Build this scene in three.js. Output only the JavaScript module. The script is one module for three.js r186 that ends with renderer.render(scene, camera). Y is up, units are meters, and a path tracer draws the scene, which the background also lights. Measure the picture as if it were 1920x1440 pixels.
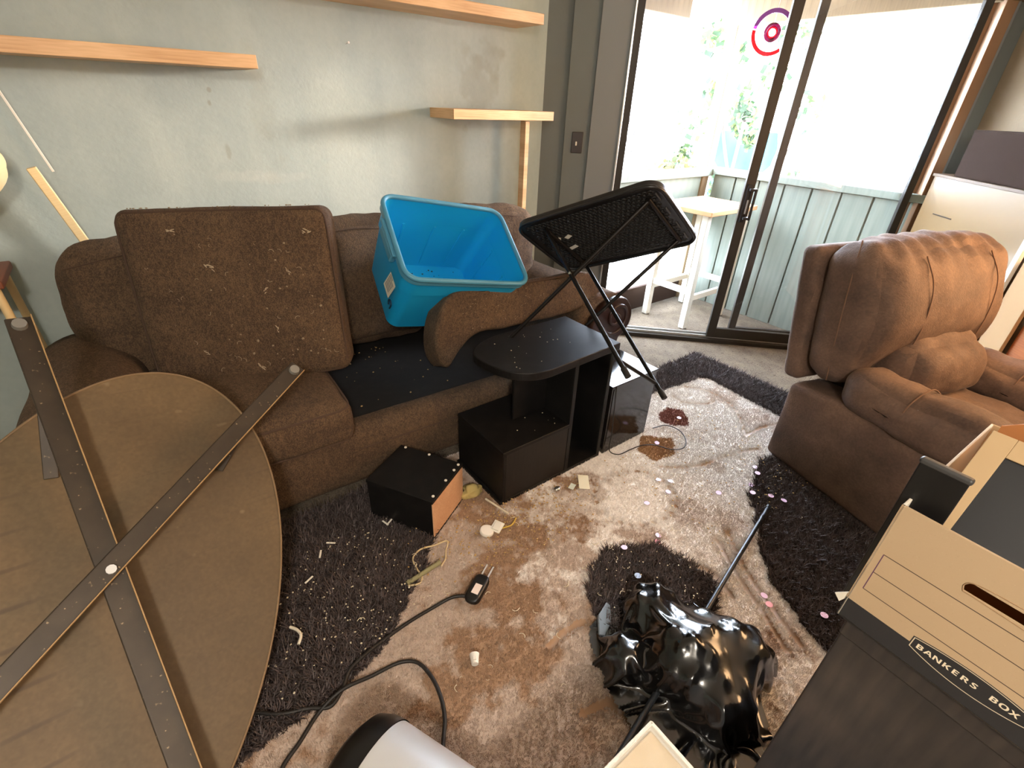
import * as THREE from 'three';
import { RoundedBoxGeometry } from 'three/addons/geometries/RoundedBoxGeometry.js';
import { mergeGeometries, mergeVertices, toCreasedNormals } from 'three/addons/utils/BufferGeometryUtils.js';
import { ImprovedNoise } from 'three/addons/math/ImprovedNoise.js';
import { RectAreaLightUniformsLib } from 'three/addons/lights/RectAreaLightUniformsLib.js';

// ------------------------------------------------------------------ camera, sky, sun, exposure
const scene = new THREE.Scene();
const camera = new THREE.PerspectiveCamera(2 * Math.atan(720 / 900) * 180 / Math.PI, 4 / 3, 0.05, 200);
camera.position.set(0, 1.55, 0);
camera.quaternion.setFromRotationMatrix(new THREE.Matrix4().makeBasis(
  new THREE.Vector3(0.798, 0.036, 0.601), new THREE.Vector3(0.280, 0.862, -0.423), new THREE.Vector3(-0.533, 0.506, 0.678)));
camera.updateMatrixWorld();
scene.background = new THREE.Color(0.82, 0.94, 1.12);
scene.backgroundIntensity = 34;
const sun = new THREE.DirectionalLight(0xfff0e0, 6.5);
sun.position.set(17.3, 3.2, 3.0); sun.target.position.set(2, 1.4, -1.8);   // low, shining in over the balcony wall
sun.shadow.radius = 13;
sun.castShadow = true; sun.shadow.mapSize.set(2048, 2048);
Object.assign(sun.shadow.camera, { left: -8, right: 8, top: 8, bottom: -8, near: 1, far: 40 });
scene.add(sun, sun.target);
RectAreaLightUniformsLib.init();
const renderer = new THREE.WebGLRenderer();
renderer.toneMapping = THREE.LinearToneMapping;
renderer.toneMappingExposure = 1.0;
renderer.shadowMap.enabled = true;

// ------------------------------------------------------------------ helpers
let seed = 12345;
const rnd = () => { seed = (seed * 1664525 + 1013904223) >>> 0; return seed / 4294967296; };
const rr = (a, b) => a + (b - a) * rnd();
const P3 = new ImprovedNoise();
const V = (x, y, z) => new THREE.Vector3(x, y, z);
const taken = {};
function numbered(n) { if (!(n in taken)) { taken[n] = 0; return n; } taken[n]++; return n + '_' + String(taken[n]).padStart(3, '0'); }
function tag(o, label, category, group, kind) {
  if (label) o.userData.label = label;
  if (category) o.userData.category = category;
  if (group) o.userData.group = group;
  if (kind) o.userData.kind = kind;
  return o;
}
function thing(name, label, category, pos = [0, 0, 0], ry = 0, group) {
  const g = new THREE.Group(); g.name = numbered(name); g.position.set(...pos); g.rotation.y = ry; scene.add(g);
  return tag(g, label, category, group);
}
function struct(name, pos = [0, 0, 0], ry = 0, label) {
  const g = new THREE.Group(); g.name = name; g.position.set(...pos); g.rotation.y = ry; scene.add(g);
  g.userData.kind = 'structure'; if (label) g.userData.label = label; return g;
}
function part(name, geo, mat, parent, pos, rot) {
  const m = new THREE.Mesh(geo, mat); m.name = name;
  if (pos) m.position.set(...pos);
  if (rot) m.rotation.set(...rot);
  parent.add(m); return m;
}
function one(name, geo, mat, label, category, pos, rot, group) {   // a thing that is a single mesh
  const m = part(numbered(name), geo, mat, scene, pos, rot);
  return tag(m, label, category, group);
}
// uv in metres, taken per triangle from the axis it faces
function metricUV(g0) {
  const g = g0.index ? g0.toNonIndexed() : g0;
  const p = g.attributes.position, uv = new Float32Array(p.count * 2);
  const a = V(), b = V(), c = V(), n = V();
  for (let i = 0; i < p.count; i += 3) {
    a.fromBufferAttribute(p, i); b.fromBufferAttribute(p, i + 1); c.fromBufferAttribute(p, i + 2);
    n.copy(b).sub(a).cross(c.clone().sub(a));
    const x = Math.abs(n.x), y = Math.abs(n.y), z = Math.abs(n.z);
    [a, b, c].forEach((v, k) => {
      let u, w;
      if (y >= x && y >= z) { u = v.x; w = v.z; } else if (x >= z) { u = v.z; w = v.y; } else { u = v.x; w = v.y; }
      uv[(i + k) * 2] = u; uv[(i + k) * 2 + 1] = w;
    });
  }
  g.setAttribute('uv', new THREE.BufferAttribute(uv, 2));
  return g;
}
const bx = (w, h, d, r = 0.003) => metricUV(new RoundedBoxGeometry(w, h, d, 2, Math.min(r, w / 2.1, h / 2.1, d / 2.1)));
const bxAt = (w, h, d, x, y, z, r) => bx(w, h, d, r).translate(x, y, z);
const join = (...gs) => mergeGeometries(gs.map(g => { const q = g.index ? g.toNonIndexed() : g; for (const k of Object.keys(q.attributes)) if (!['position', 'normal', 'uv'].includes(k)) q.deleteAttribute(k); return q; }));
function smooth(g) { const q = g.clone(); q.deleteAttribute('uv'); q.deleteAttribute('normal'); const m = mergeVertices(q, 1e-5); m.computeVertexNormals(); return metricUV(m); }
// upholstery: a rounded box with bulging faces and soft wrinkles
function puff(w, h, d, o = {}) {
  const r = Math.min(o.r ?? 0.06, w / 2.05, h / 2.05, d / 2.05), s = o.seg ?? 26, [qx, qy, qz] = o.bulge ?? [0.02, 0.02, 0.02];
  const g = new THREE.BoxGeometry(2, 2, 2, s, s, Math.max(8, Math.round(s * 0.7)));
  const p = g.attributes.position, wr = o.wrinkle ?? 0.004, f = o.freq ?? 9, off = o.off ?? rr(0, 50);
  const curve = t => Math.sign(t) * (1 - Math.pow(1 - Math.abs(t), 1.5));    // more rings near the rim
  for (let i = 0; i < p.count; i++) {
    const a = curve(p.getX(i)), b = curve(p.getY(i)), c = curve(p.getZ(i));
    let x = a * w / 2, y = b * h / 2, z = c * d / 2;
    const ix = Math.max(-w / 2 + r, Math.min(w / 2 - r, x)), iy = Math.max(-h / 2 + r, Math.min(h / 2 - r, y)), iz = Math.max(-d / 2 + r, Math.min(d / 2 - r, z));
    const v = V(x - ix, y - iy, z - iz); const L = v.length(); if (L > 1e-9) v.multiplyScalar(r / Math.max(Math.abs(v.x), Math.abs(v.y), Math.abs(v.z), 1e-9) * Math.max(Math.abs(v.x), Math.abs(v.y), Math.abs(v.z)) / L);
    x = ix + v.x; y = iy + v.y; z = iz + v.z;
    const ea = 1 - a * a, eb = 1 - b * b, ec = 1 - c * c;
    x += Math.sign(a) * a * a * qx * eb * ec * Math.sign(1); y += Math.sign(b) * b * b * qy * ea * ec; z += Math.sign(c) * c * c * qz * ea * eb;
    if (o.shape) { const q = o.shape(x, y, z, a, b, c); x = q[0]; y = q[1]; z = q[2]; }
    const n1 = P3.noise(x * f + off, y * f, z * f), n2 = P3.noise(x * f * 2.3, y * f * 2.3 + off, z * f * 2.3);
    const k = 1 + 0, dx = v.x / (r || 1), dy = v.y / (r || 1), dz = v.z / (r || 1), e = (n1 + 0.5 * n2) * wr * k;
    x += dx * e; y += dy * e; z += dz * e;
    p.setXYZ(i, x, y, z);
  }
  return smooth(g);
}
function tube(pts, r, seg = 40, rad = 8, closed = false) {
  const c = new THREE.CatmullRomCurve3(pts.map(q => q.isVector3 ? q : V(...q)), closed, 'centripetal');
  return new THREE.TubeGeometry(c, seg, r, rad, closed);
}
function rod(a, b, r, rad = 12, r2 = r) {
  const A = V(...a), B = V(...b), d = B.clone().sub(A), g = new THREE.CylinderGeometry(r2, r, d.length(), rad);
  g.applyQuaternion(new THREE.Quaternion().setFromUnitVectors(V(0, 1, 0), d.clone().normalize()));
  const m = A.add(B).multiplyScalar(0.5); return g.translate(m.x, m.y, m.z);
}
function bar(a, b, w, t, up = [0, 1, 0]) {           // a flat bar from a to b
  const A = V(...a), B = V(...b), d = B.clone().sub(A), L = d.length(); d.normalize();
  const n = V(...up); n.sub(d.clone().multiplyScalar(n.dot(d))).normalize(); const s = d.clone().cross(n);
  const g = bx(L, t, w, Math.min(w, t) * 0.2); g.applyMatrix4(new THREE.Matrix4().makeBasis(d, n, s));
  const m = A.add(B).multiplyScalar(0.5); return g.translate(m.x, m.y, m.z);
}
function extr(pts, depth, bevel = 0.004, holes = []) {
  const s = pts instanceof THREE.Shape ? pts : new THREE.Shape(pts.map(q => new THREE.Vector2(...q)));
  holes.forEach(h => s.holes.push(new THREE.Path(h.map(q => new THREE.Vector2(...q)))));
  const g = new THREE.ExtrudeGeometry(s, { depth: depth - 2 * bevel, bevelEnabled: bevel > 0, bevelSize: bevel, bevelThickness: bevel, bevelOffset: -bevel, bevelSegments: 2, curveSegments: 20 });
  return metricUV(g.translate(0, 0, bevel));
}
const X = Math.PI;

// ------------------------------------------------------------------ procedural textures
const hash = (x, y, s) => { let h = (x * 374761393 + y * 668265263 + s * 974711) | 0; h = Math.imul(h ^ (h >>> 13), 1274126177); return ((h ^ (h >>> 16)) >>> 0) / 4294967296; };
function vn(x, y, per, s) {
  const xi = Math.floor(x), yi = Math.floor(y), fx = x - xi, fy = y - yi, u = fx * fx * (3 - 2 * fx), v = fy * fy * (3 - 2 * fy);
  const m = q => ((q % per) + per) % per;
  const a = hash(m(xi), m(yi), s), b = hash(m(xi + 1), m(yi), s), c = hash(m(xi), m(yi + 1), s), d = hash(m(xi + 1), m(yi + 1), s);
  return a + (b - a) * u + (c - a) * v + (a - b - c + d) * u * v;
}
function fbm(x, y, per, s, oct = 4) { let t = 0, a = 0.5, n = 0; for (let i = 0; i < oct; i++) { t += a * vn(x, y, per, s + i * 17); n += a; x *= 2; y *= 2; per *= 2; a *= 0.5; } return t / n; }
function tex(size, tile, fn, srgb = true) {
  const d = new Uint8Array(size * size * 4);
  for (let j = 0; j < size; j++) for (let i = 0; i < size; i++) {
    const c = fn(i / size, j / size), k = (j * size + i) * 4;
    for (let q = 0; q < 3; q++) d[k + q] = Math.max(0, Math.min(255, c[q]));
    d[k + 3] = 255;
  }
  const t = new THREE.DataTexture(d, size, size); t.wrapS = t.wrapT = THREE.RepeatWrapping; t.magFilter = THREE.LinearFilter; t.minFilter = THREE.LinearMipmapLinearFilter; t.generateMipmaps = true;
  if (srgb) t.colorSpace = THREE.SRGBColorSpace; t.repeat.set(1 / tile, 1 / tile); t.needsUpdate = true; return t;
}
const mixc = (a, b, t) => [0, 1, 2].map(i => a[i] + (b[i] - a[i]) * Math.max(0, Math.min(1, t)));
const gray = (v) => [v, v, v];
// chenille of the sofa: short mottled nap
const chenille = tex(1024, 0.5, (u, v) => { const n = fbm(u * 220, v * 160, 1 << 20, 3, 3), c = fbm(u * 5, v * 5, 5, 9, 4), w = fbm(u * 64, v * 36, 1 << 20, 5, 3); return mixc([62, 47, 35], [110, 88, 65], (n - 0.5) * 1.5 + (c - 0.5) * 0.55 + (w - 0.5) * 0.6 + 0.45); });
const chenilleB = tex(1024, 0.5, (u, v) => gray(255 * fbm(u * 220, v * 160, 1 << 20, 3, 3)), false);
const suede = tex(512, 0.6, (u, v) => { const n = fbm(u * 6, v * 6, 6, 21, 5), w = fbm(u * 90, v * 90, 90, 4, 2); return mixc([74, 56, 46], [113, 88, 71], (n - 0.5) * 1.3 + (w - 0.5) * 0.5 + 0.5); });
const suedeB = tex(256, 0.2, (u, v) => gray(255 * fbm(u * 64, v * 64, 64, 8, 2)), false);
const plaster = tex(1024, 2.0, (u, v) => { const n = fbm(u * 5, v * 5, 5, 31, 5), w = fbm(u * 120, v * 120, 120, 6, 2), s = fbm(u * 24, v * 3, 3, 44, 3); return mixc([162, 170, 163], [184, 190, 180], (n - 0.5) * 1.6 + (w - 0.5) * 0.25 + (s - 0.5) * 0.5 + 0.5); });
const SCUFF = [[1.83, 1.62, 0.16, 0.2, 0.8], [1.9, 1.75, 0.1, 0.1, 0.6], [0.47, 1.2, 0.16, 0.025, -0.7], [0.62, 1.18, 0.14, 0.02, -0.6], [0.42, 1.55, 0.01, 0.012, 1.6], [0.41, 1.5, 0.008, 0.012, 1.6], [0.44, 1.3, 0.012, 0.03, 1.2], [0.62, 1.5, 0.06, 0.25, 0.35], [2.05, 1.2, 0.12, 0.3, 0.4], [0.9, 1.3, 0.2, 0.05, -0.3]];
const sofaWallT = (() => {
  const w = 2048, h = 1024, d = new Uint8Array(w * h * 4);
  for (let j = 0; j < h; j++) for (let i = 0; i < w; i++) {
    const x = (i + 0.5) / w * 4.66 - 2.31, y = (j + 0.5) / h * 2.46, u = x / 2 + 5, v = y / 2;
    const n = fbm(u * 5, v * 5, 512, 31, 5), q = fbm(u * 120, v * 120, 65536, 6, 2), s = fbm(u * 24, v * 3, 512, 44, 3);
    let c = mixc([154, 167, 166], [178, 189, 184], (n - 0.5) * 1.5 + (q - 0.5) * 0.25 + (s - 0.5) * 0.5 + 0.5);
    for (const [a, b, rx, ry, k] of SCUFF) { const e = Math.hypot((x - a) / rx, (y - b) / ry); if (e < 2) { const m = Math.max(0, Math.min(1, (1.1 - e + (fbm(u * 30, v * 30, 65536, 77, 3) - 0.5) * 1.8) * 2)); c = mixc(c, k > 0 ? [128, 124, 106] : [205, 207, 196], m * Math.abs(k) * 0.26); } }
    d.set([c[0], c[1], c[2], 255], (j * w + i) * 4);
  }
  const t = new THREE.DataTexture(d, w, h); t.magFilter = THREE.LinearFilter; t.colorSpace = THREE.SRGBColorSpace; t.wrapS = t.wrapT = THREE.RepeatWrapping; t.repeat.set(1 / 4.66, 1 / 2.46); t.offset.set(0.5, 0.5); t.needsUpdate = true; return t;
})();
const plasterB = tex(512, 0.5, (u, v) => gray(255 * (0.6 * fbm(u * 40, v * 40, 40, 61, 3) + 0.4 * fbm(u * 8, v * 8, 8, 62, 2))), false);
const oak = tex(512, 0.5, (u, v) => { const n = fbm(u * 4, v * 90, 4, 11, 4), w = fbm(u * 3, v * 12, 3, 12, 3); return mixc([196, 150, 104], [226, 184, 138], (n - 0.5) * 1.4 + (w - 0.5) + 0.5); });
const pale = tex(256, 0.4, (u, v) => { const n = fbm(u * 80, v * 4, 4, 71, 3); return mixc([222, 192, 138], [240, 216, 168], n); });
const darkgrain = tex(512, 0.5, (u, v) => { const n = fbm(u * 50, v * 5, 5, 81, 4), w = fbm(u * 5, v * 5, 5, 82, 4); return mixc([36, 31, 29], [66, 57, 51], (n - 0.5) * 1.0 + (w - 0.5) * 1.2 + 0.42); });
const blackvinyl = tex(256, 0.4, (u, v) => { const w = fbm(u * 9, v * 9, 9, 91, 4), d = fbm(u * 60, v * 60, 60, 92, 2); return mixc([15, 14, 14], [30, 27, 26], (w - 0.4) * 1.6 + Math.max(0, d - 0.72) * 3); });
const carpetT = tex(512, 0.4, (u, v) => { const n = fbm(u * 110, v * 110, 110, 101, 3), w = fbm(u * 5, v * 5, 5, 102, 4), sp = fbm(u * 40, v * 40, 40, 103, 2) > 0.78 ? 1 : 0; return mixc(mixc([88, 76, 63], [132, 118, 99], (n - 0.5) * 1.1 + (w - 0.5) * 0.8 + 0.55), [70, 54, 42], sp * 0.7); });
const carpetB = tex(512, 0.4, (u, v) => gray(255 * fbm(u * 110, v * 110, 110, 101, 3)), false);
const rust = tex(512, 1.0, (u, v) => { const n = fbm(u * 6, v * 6, 6, 111, 5), w = fbm(u * 60, v * 60, 60, 112, 3); return mixc([52, 29, 25], [84, 54, 47], (n - 0.5) * 2 + (w - 0.5) * 0.8 + 0.5); });
const hardboard = tex(1024, 1.6, (u, v) => {
  const n = fbm(u * 5, v * 5, 5, 121, 5), w = fbm(u * 200, v * 200, 200, 122, 2), st = fbm(u * 22, v * 22, 22, 123, 4), sc = fbm(u * 5, v * 90, 5, 124, 3);
  let c = mixc([82, 66, 44], [110, 90, 62], (n - 0.5) * 1.6 + (w - 0.5) * 0.5 + 0.5);
  c = mixc(c, [60, 47, 36], Math.max(0, sc - 0.7) * 2.0); return mixc(c, [150, 132, 104], Math.max(0, st - 0.78) * 6);
});
const paint = tex(512, 0.3, (u, v) => { const st = fbm(u * 34, v * 34, 34, 131, 3), n = fbm(u * 6, v * 6, 6, 132, 3); let c = mixc([50, 42, 34], [72, 62, 50], n); return mixc(c, [170, 150, 118], Math.max(0, st - 0.78) * 8); });
const siding = tex(512, 1.2, (u, v) => { const n = fbm(u * 60, v * 4, 4, 141, 4), w = fbm(u * 4, v * 4, 4, 142, 3); return mixc([114, 123, 114], [138, 145, 134], (n - 0.5) + (w - 0.5) + 0.5); });
const timber = tex(512, 1.0, (u, v) => { const n = fbm(u * 70, v * 4, 4, 151, 4), w = fbm(u * 4, v * 4, 4, 152, 3); return mixc([110, 90, 66], [142, 120, 92], (n - 0.5) * 1.3 + (w - 0.5) + 0.5); });
const mdf = tex(256, 0.3, (u, v) => { const w = fbm(u * 90, v * 90, 90, 161, 2), n = fbm(u * 4, v * 4, 4, 162, 3); return mixc([190, 144, 110], [216, 174, 138], (w - 0.5) * 0.7 + (n - 0.5) * 0.8 + 0.5); });

const std = (o) => new THREE.MeshStandardMaterial(o);
const phy = (o) => new THREE.MeshPhysicalMaterial(o);
const M = {
  wall: std({ map: plaster, bumpMap: plasterB, bumpScale: 0.0008, roughness: 0.75 }),
  sofaWall: std({ map: sofaWallT, bumpMap: plasterB, bumpScale: 0.0008, roughness: 0.7 }),
  ceil: std({ color: 0xd8d5cc, roughness: 0.9, bumpMap: plasterB, bumpScale: 0.002 }),
  tanwall: std({ color: 0x94826a, roughness: 0.8, bumpMap: plasterB, bumpScale: 0.001 }),
  shadedCasing: std({ color: 0x777a7b, roughness: 0.6 }), shadedWall: std({ color: 0x676c69, roughness: 0.7, bumpMap: plasterB, bumpScale: 0.0008 }),  // door-wall greys darkened to paint in the backlit shade
  carpet: std({ map: carpetT, bumpMap: carpetB, bumpScale: 0.006, roughness: 1 }),
  oak: std({ map: oak, roughness: 0.5 }), pale: std({ map: pale, roughness: 0.5 }),
  bronze: std({ color: 0x2b2620, roughness: 0.5, metalness: 0.3 }),
  bronzeLit: std({ color: 0x8a6a50, roughness: 0.35, metalness: 0.5 }),  // lit copy of the bronze, painting light onto the right jamb and stile
  alu: std({ color: 0xc9c9c6, roughness: 0.35, metalness: 0.8 }),
  glass: phy({ color: 0xffffff, transmission: 1, thickness: 0, roughness: 0.0, ior: 1.45 }),
  sofa: std({ map: chenille, bumpMap: chenilleB, bumpScale: 0.0025, roughness: 0.95 }),
  piping: std({ color: 0x4a382c, roughness: 0.9 }),
  deck: std({ map: blackvinyl, roughness: 0.75 }),
  suede: phy({ map: suede, bumpMap: suedeB, bumpScale: 0.001, roughness: 0.8, sheen: 0.5, sheenRoughness: 0.45, sheenColor: new THREE.Color(0.4, 0.3, 0.22) }),
  seam: std({ color: 0x6f5340, roughness: 0.9 }),
  carved: std({ color: 0x2c1812, roughness: 0.28 }),
  black: phy({ map: blackvinyl, roughness: 0.5, specularIntensity: 0.6 }),
  gloss: phy({ color: 0x1b1817, roughness: 0.12, clearcoat: 0.4, clearcoatRoughness: 0.1 }),
  plastic: std({ color: 0x141313, roughness: 0.35 }),
  blackMetal: std({ color: 0x1d1a18, roughness: 0.38, metalness: 0.6 }),
  rubber: std({ color: 0x151413, roughness: 0.7 }),
  hardboard: std({ map: hardboard, roughness: 0.6 }), paint: std({ map: paint, roughness: 0.5, metalness: 0.25 }),
  edge: std({ color: 0xa08055, roughness: 0.6 }),  // lighter than the leg paint, a painted highlight along the leg edges
  steel: std({ color: 0xd6d8da, roughness: 0.4, metalness: 0.45 }), chrome: std({ color: 0xd6d6d4, roughness: 0.15, metalness: 1 }),
  mdf: std({ map: mdf, roughness: 0.75 }), darkgrain: std({ map: darkgrain, roughness: 0.6 }),
  blue: phy({ color: 0x1bb0ec, roughness: 0.38, transmission: 0.15, thickness: 0, ior: 1.4 }),
  blueRim: std({ color: 0x4d8fae, roughness: 0.4 }),
  white: std({ color: 0xe6e2d8, roughness: 0.6 }), paper: std({ color: 0xe8e4d8, roughness: 0.8 }),
  cream: std({ color: 0xd8c4a0, roughness: 0.85 }), card: std({ color: 0xb0703e, roughness: 0.85 }),
  melamine: phy({ color: 0x866a42, roughness: 0.35, clearcoat: 0.3 }), umber: phy({ color: 0x392d27, roughness: 1, specularIntensity: 0.15 }),
  siding: std({ map: siding, roughness: 0.7 }), timber: std({ map: timber, roughness: 0.7 }), balcony: std({ map: rust, roughness: 0.75 }),
  bag: phy({ color: 0x0a0a0b, roughness: 0.22, clearcoat: 0.6, clearcoatRoughness: 0.12 }),
  cord: std({ color: 0x1a1715, roughness: 0.55 }),
};

// ------------------------------------------------------------------ the shell of the room
// outline: sofa wall along x at z = -2.76, door wall at 45 degrees, right wall square to the door wall
const CEIL = 2.46;
{
  const f = struct('floor'); part('carpet', bx(7, 0.1, 6, 0.002), M.carpet, f, [0.6, -0.055, -0.2]);
  const outline = [[-2.3, -2.86], [2.37, -2.86], [4.31, -0.92], [1.07, 2.32], [-2.3, 2.32]];
  const cg = extr(outline.map(([x, z]) => [x, -z]), 0.1, 0); cg.rotateX(-X / 2);
  const c = struct('ceiling'); part('ceiling_board', cg, M.ceil, c, [0, CEIL, 0]);
  const wb = struct('wall_back'); part('plaster', bx(4.66, CEIL, 0.1), M.sofaWall, wb, [0.02, CEIL / 2, -2.81]);
  const wl = struct('wall_left'); part('plaster', bx(0.1, CEIL, 5.2), M.wall, wl, [-2.25, CEIL / 2, -0.26]);
  const wf = struct('wall_front'); part('plaster', bx(3.5, CEIL, 0.1), M.tanwall, wf, [-0.6, CEIL / 2, 2.26]);
}
// the short door wall: local x runs along it, local z points into the room
const DOOR = [3.3, 0, -1.79], DR = -X / 4;
{
  const w = struct('wall_door', DOOR, DR);
  part('plaster', join(bxAt(0.33, CEIL, 0.1, -1.217, CEIL / 2, -0.05), bxAt(2.6, CEIL - 2.3, 0.1, 0.08, (CEIL + 2.3) / 2, -0.05), bxAt(0.14, CEIL, 0.1, 1.2, CEIL / 2, -0.05)), M.shadedWall, w);
  part('pilaster', bxAt(0.36, CEIL, 0.03, -1.04, CEIL / 2, 0.012, 0.006), M.shadedWall, w);
  part('casing_board', bxAt(0.2, CEIL, 0.02, -0.955, CEIL / 2, 0.036, 0.005), M.shadedCasing, w);
  part('reveal', join(bxAt(0.02, 2.3, 0.12, -0.87, 1.15, -0.03), bxAt(0.02, 2.3, 0.12, 1.135, 1.15, -0.03)), M.shadedCasing, w);
}
{
  const w = struct('wall_right', [4.17, 0, -0.92], -X * 0.75);
  // wall with a window opening further along, outside the picture
  const a = 1.2, b = 2.3, y0 = 0.95, y1 = 2.1, L = 4.5;
  part('plaster', join(bxAt(a, CEIL, 0.1, a / 2, CEIL / 2, -0.05), bxAt(L - b, CEIL, 0.1, (L + b) / 2, CEIL / 2, -0.05), bxAt(b - a, y0, 0.1, (a + b) / 2, y0 / 2, -0.05), bxAt(b - a, CEIL - y1, 0.1, (a + b) / 2, (CEIL + y1) / 2, -0.05)), M.tanwall, w);
  const win = struct('window_1', [4.17, 0, -0.92], -X * 0.75, 'window in the right wall with warm low sun behind it');
  const fr = [[a, y0, b, y0], [a, y1, b, y1], [a, y0, a, y1], [b, y0, b, y1]];
  fr.forEach(([x0, p, x1, q]) => part('window_frame', bx(Math.abs(x1 - x0) + 0.05, Math.abs(q - p) + 0.05, 0.08), M.white, win, [(x0 + x1) / 2, (p + q) / 2, -0.03]));
  part('window_bar', bx(0.04, y1 - y0, 0.04), M.white, win, [(a + b) / 2, (y0 + y1) / 2, -0.03]);
  part('sunlit_pane', bx(b - a - 0.04, y1 - y0 - 0.04, 0.01), std({ color: 0x000000, emissive: 0xffc27a, emissiveIntensity: 2.2, roughness: 1 }), win, [(a + b) / 2, (y0 + y1) / 2, -0.06]);
  const l = new THREE.RectAreaLight(0xffca94, 13, b - a - 0.1, y1 - y0 - 0.1); l.name = 'window_light';
  l.position.set((a + b) / 2, (y0 + y1) / 2, 0.03); l.rotation.y = X; win.add(l);
}
// sliding glass door
{
  const d = struct('door_1', DOOR, DR, 'dark bronze sliding glass door, slid open on the left half');
  part('frame_jamb', bxAt(0.05, 2.28, 0.13, -0.835, 1.14, -0.03), M.bronze, d);
  part('frame_jamb_edge', bxAt(0.012, 2.28, 0.02, -0.862, 1.14, 0.052), M.alu, d);
  part('frame_jamb', bxAt(0.06, 2.28, 0.13, 1.1, 1.14, -0.03), M.bronzeLit, d);
  part('head_track', bxAt(2.0, 0.05, 0.13, 0.13, 2.275, -0.03), M.bronze, d);
  const sill = part('sill_track', bxAt(2.0, 0.03, 0.14, 0.13, 0.012, -0.03), M.bronze, d);
  part('rail', join(bxAt(2.0, 0.02, 0.008, 0.13, 0.035, 0.005), bxAt(2.0, 0.02, 0.008, 0.13, 0.035, -0.05)), M.alu, sill);
  const leaf = (name, x0, x1, z, sw) => {
    const g = new THREE.Group(); g.name = name; g.position.z = z; d.add(g);
    part('stile', bxAt(sw, 2.2, 0.032, x0 + sw / 2, 1.14, 0), M.bronze, g);
    part('stile', bxAt(sw * 0.7, 2.2, 0.032, x1 - sw / 2, 1.14, 0), name === 'fixed_leaf' ? M.bronzeLit : M.bronze, g);
    part('bottom_rail', bxAt(x1 - x0, 0.075, 0.03, (x0 + x1) / 2, 0.075, 0), M.bronze, g);
    part('top_rail', bxAt(x1 - x0, 0.05, 0.03, (x0 + x1) / 2, 2.22, 0), M.bronze, g);
    part('glass_pane', new THREE.BoxGeometry(x1 - x0 - sw, 2.1, 0.004).translate((x0 + x1) / 2, 1.15, 0), M.glass, g);
    return g;
  };
  const s = leaf('sliding_leaf', 0.0, 1.03, 0.005, 0.062);
  const h = part('handle', join(bxAt(0.03, 0.24, 0.012, 0.03, 1.02, 0.022), bxAt(0.016, 0.2, 0.014, 0.062, 1.02, 0.06, 0.005), bxAt(0.045, 0.016, 0.04, 0.048, 1.11, 0.042), bxAt(0.045, 0.016, 0.04, 0.048, 0.93, 0.042)), M.plastic, s);
  part('latch', bxAt(0.01, 0.09, 0.008, 0.036, 1.0, 0.03), M.alu, h);
  leaf('fixed_leaf', 0.165, 1.09, -0.05, 0.05);
}
{
  const s = thing('light_switch', 'dark brown light switch plate on the shade-darkened wall beside the door', 'switch', DOOR, DR);
  part('plate', bxAt(0.072, 0.125, 0.008, -1.13, 1.335, 0.031, 0.004), std({ color: 0x2a1f1a, roughness: 0.4 }), s);
  part('toggle', bxAt(0.01, 0.024, 0.016, -1.135, 1.33, 0.042, 0.003), M.white, s);
}

// ------------------------------------------------------------------ shelves and sticks on the sofa wall
const ZW = -2.76;
function shelf(label, x0, x1, y, d) {
  const s = thing('floating_shelf', label, 'shelf', [(x0 + x1) / 2, y, ZW + d / 2 + 0.001], 0);
  part('board', bx(x1 - x0, 0.048, d, 0.002), M.oak, s); return s;
}
shelf('long oak floating shelf at upper left, above the standing sofa cushion', -1.5, 0.585, 1.655, 0.235);
shelf('oak floating shelf at the top edge of the picture', 0.7, 2.09, 1.945, 0.25);
shelf('short oak floating shelf propped on a thin upright by the corner', 1.5, 2.2, 1.485, 0.26);
one('wooden_upright', bx(0.03, 1.44, 0.05, 0.002), M.oak, 'thin wooden upright standing under the short oak shelf', 'post', [2.03, 0.735, -2.56]);
{
  const n = thing('nail', 'nail sticking out of the bare sofa wall between two shelves', 'nail', [1.06, 1.765, ZW]);
  part('shank', rod([0, 0, 0], [0, 0.004, 0.035], 0.0018, 6), M.steel, n); part('head', rod([0, 0.004, 0.034], [0, 0.004, 0.037], 0.005, 10), M.steel, n);
}
one('leaning_plank', bar([-0.258, 1.27, -2.69], [-0.06, 0.42, -2.735], 0.032, 0.02, [0, 0, 1]), M.pale, 'pale wooden plank leaning on the wall behind the sofa', 'plank');
one('white_strip', bar([-0.33, 1.85, -2.745], [-0.2, 1.25, -2.715], 0.008, 0.006, [0, 0, 1]), M.white, 'thin white strip leaning against the wall above the pale plank', 'strip');
{
  const s = thing('wooden_stool', 'small wooden stool behind the left sofa arm', 'stool', [-0.62, 0, -2.56]);
  part('seat', bxAt(0.36, 0.03, 0.3, 0, 0.92, 0, 0.006), std({ color: 0x7a4630, roughness: 0.5 }), s);
  for (const [a, b] of [[-1, -1], [1, -1], [-1, 1], [1, 1]]) part('leg', rod([a * 0.15, 0.905, b * 0.12], [a * 0.165, 0, b * 0.13], 0.014, 8, 0.014), M.pale, s);
  for (const z of [0.12, -0.12]) part('apron', bxAt(0.3, 0.05, 0.015, 0, 0.87, z), M.pale, s);
  one('bolster_cushion', puff(0.56, 0.16, 0.18, { r: 0.075, bulge: [0.01, 0.01, 0.01], wrinkle: 0.006, off: 3 }), std({ color: 0xe2cfa2, roughness: 0.95 }), 'cream bolster cushion propped on the stool at the left edge', 'cushion', [-0.545, 1.155, -2.58], [0, 0, 0.72]);
}

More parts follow.
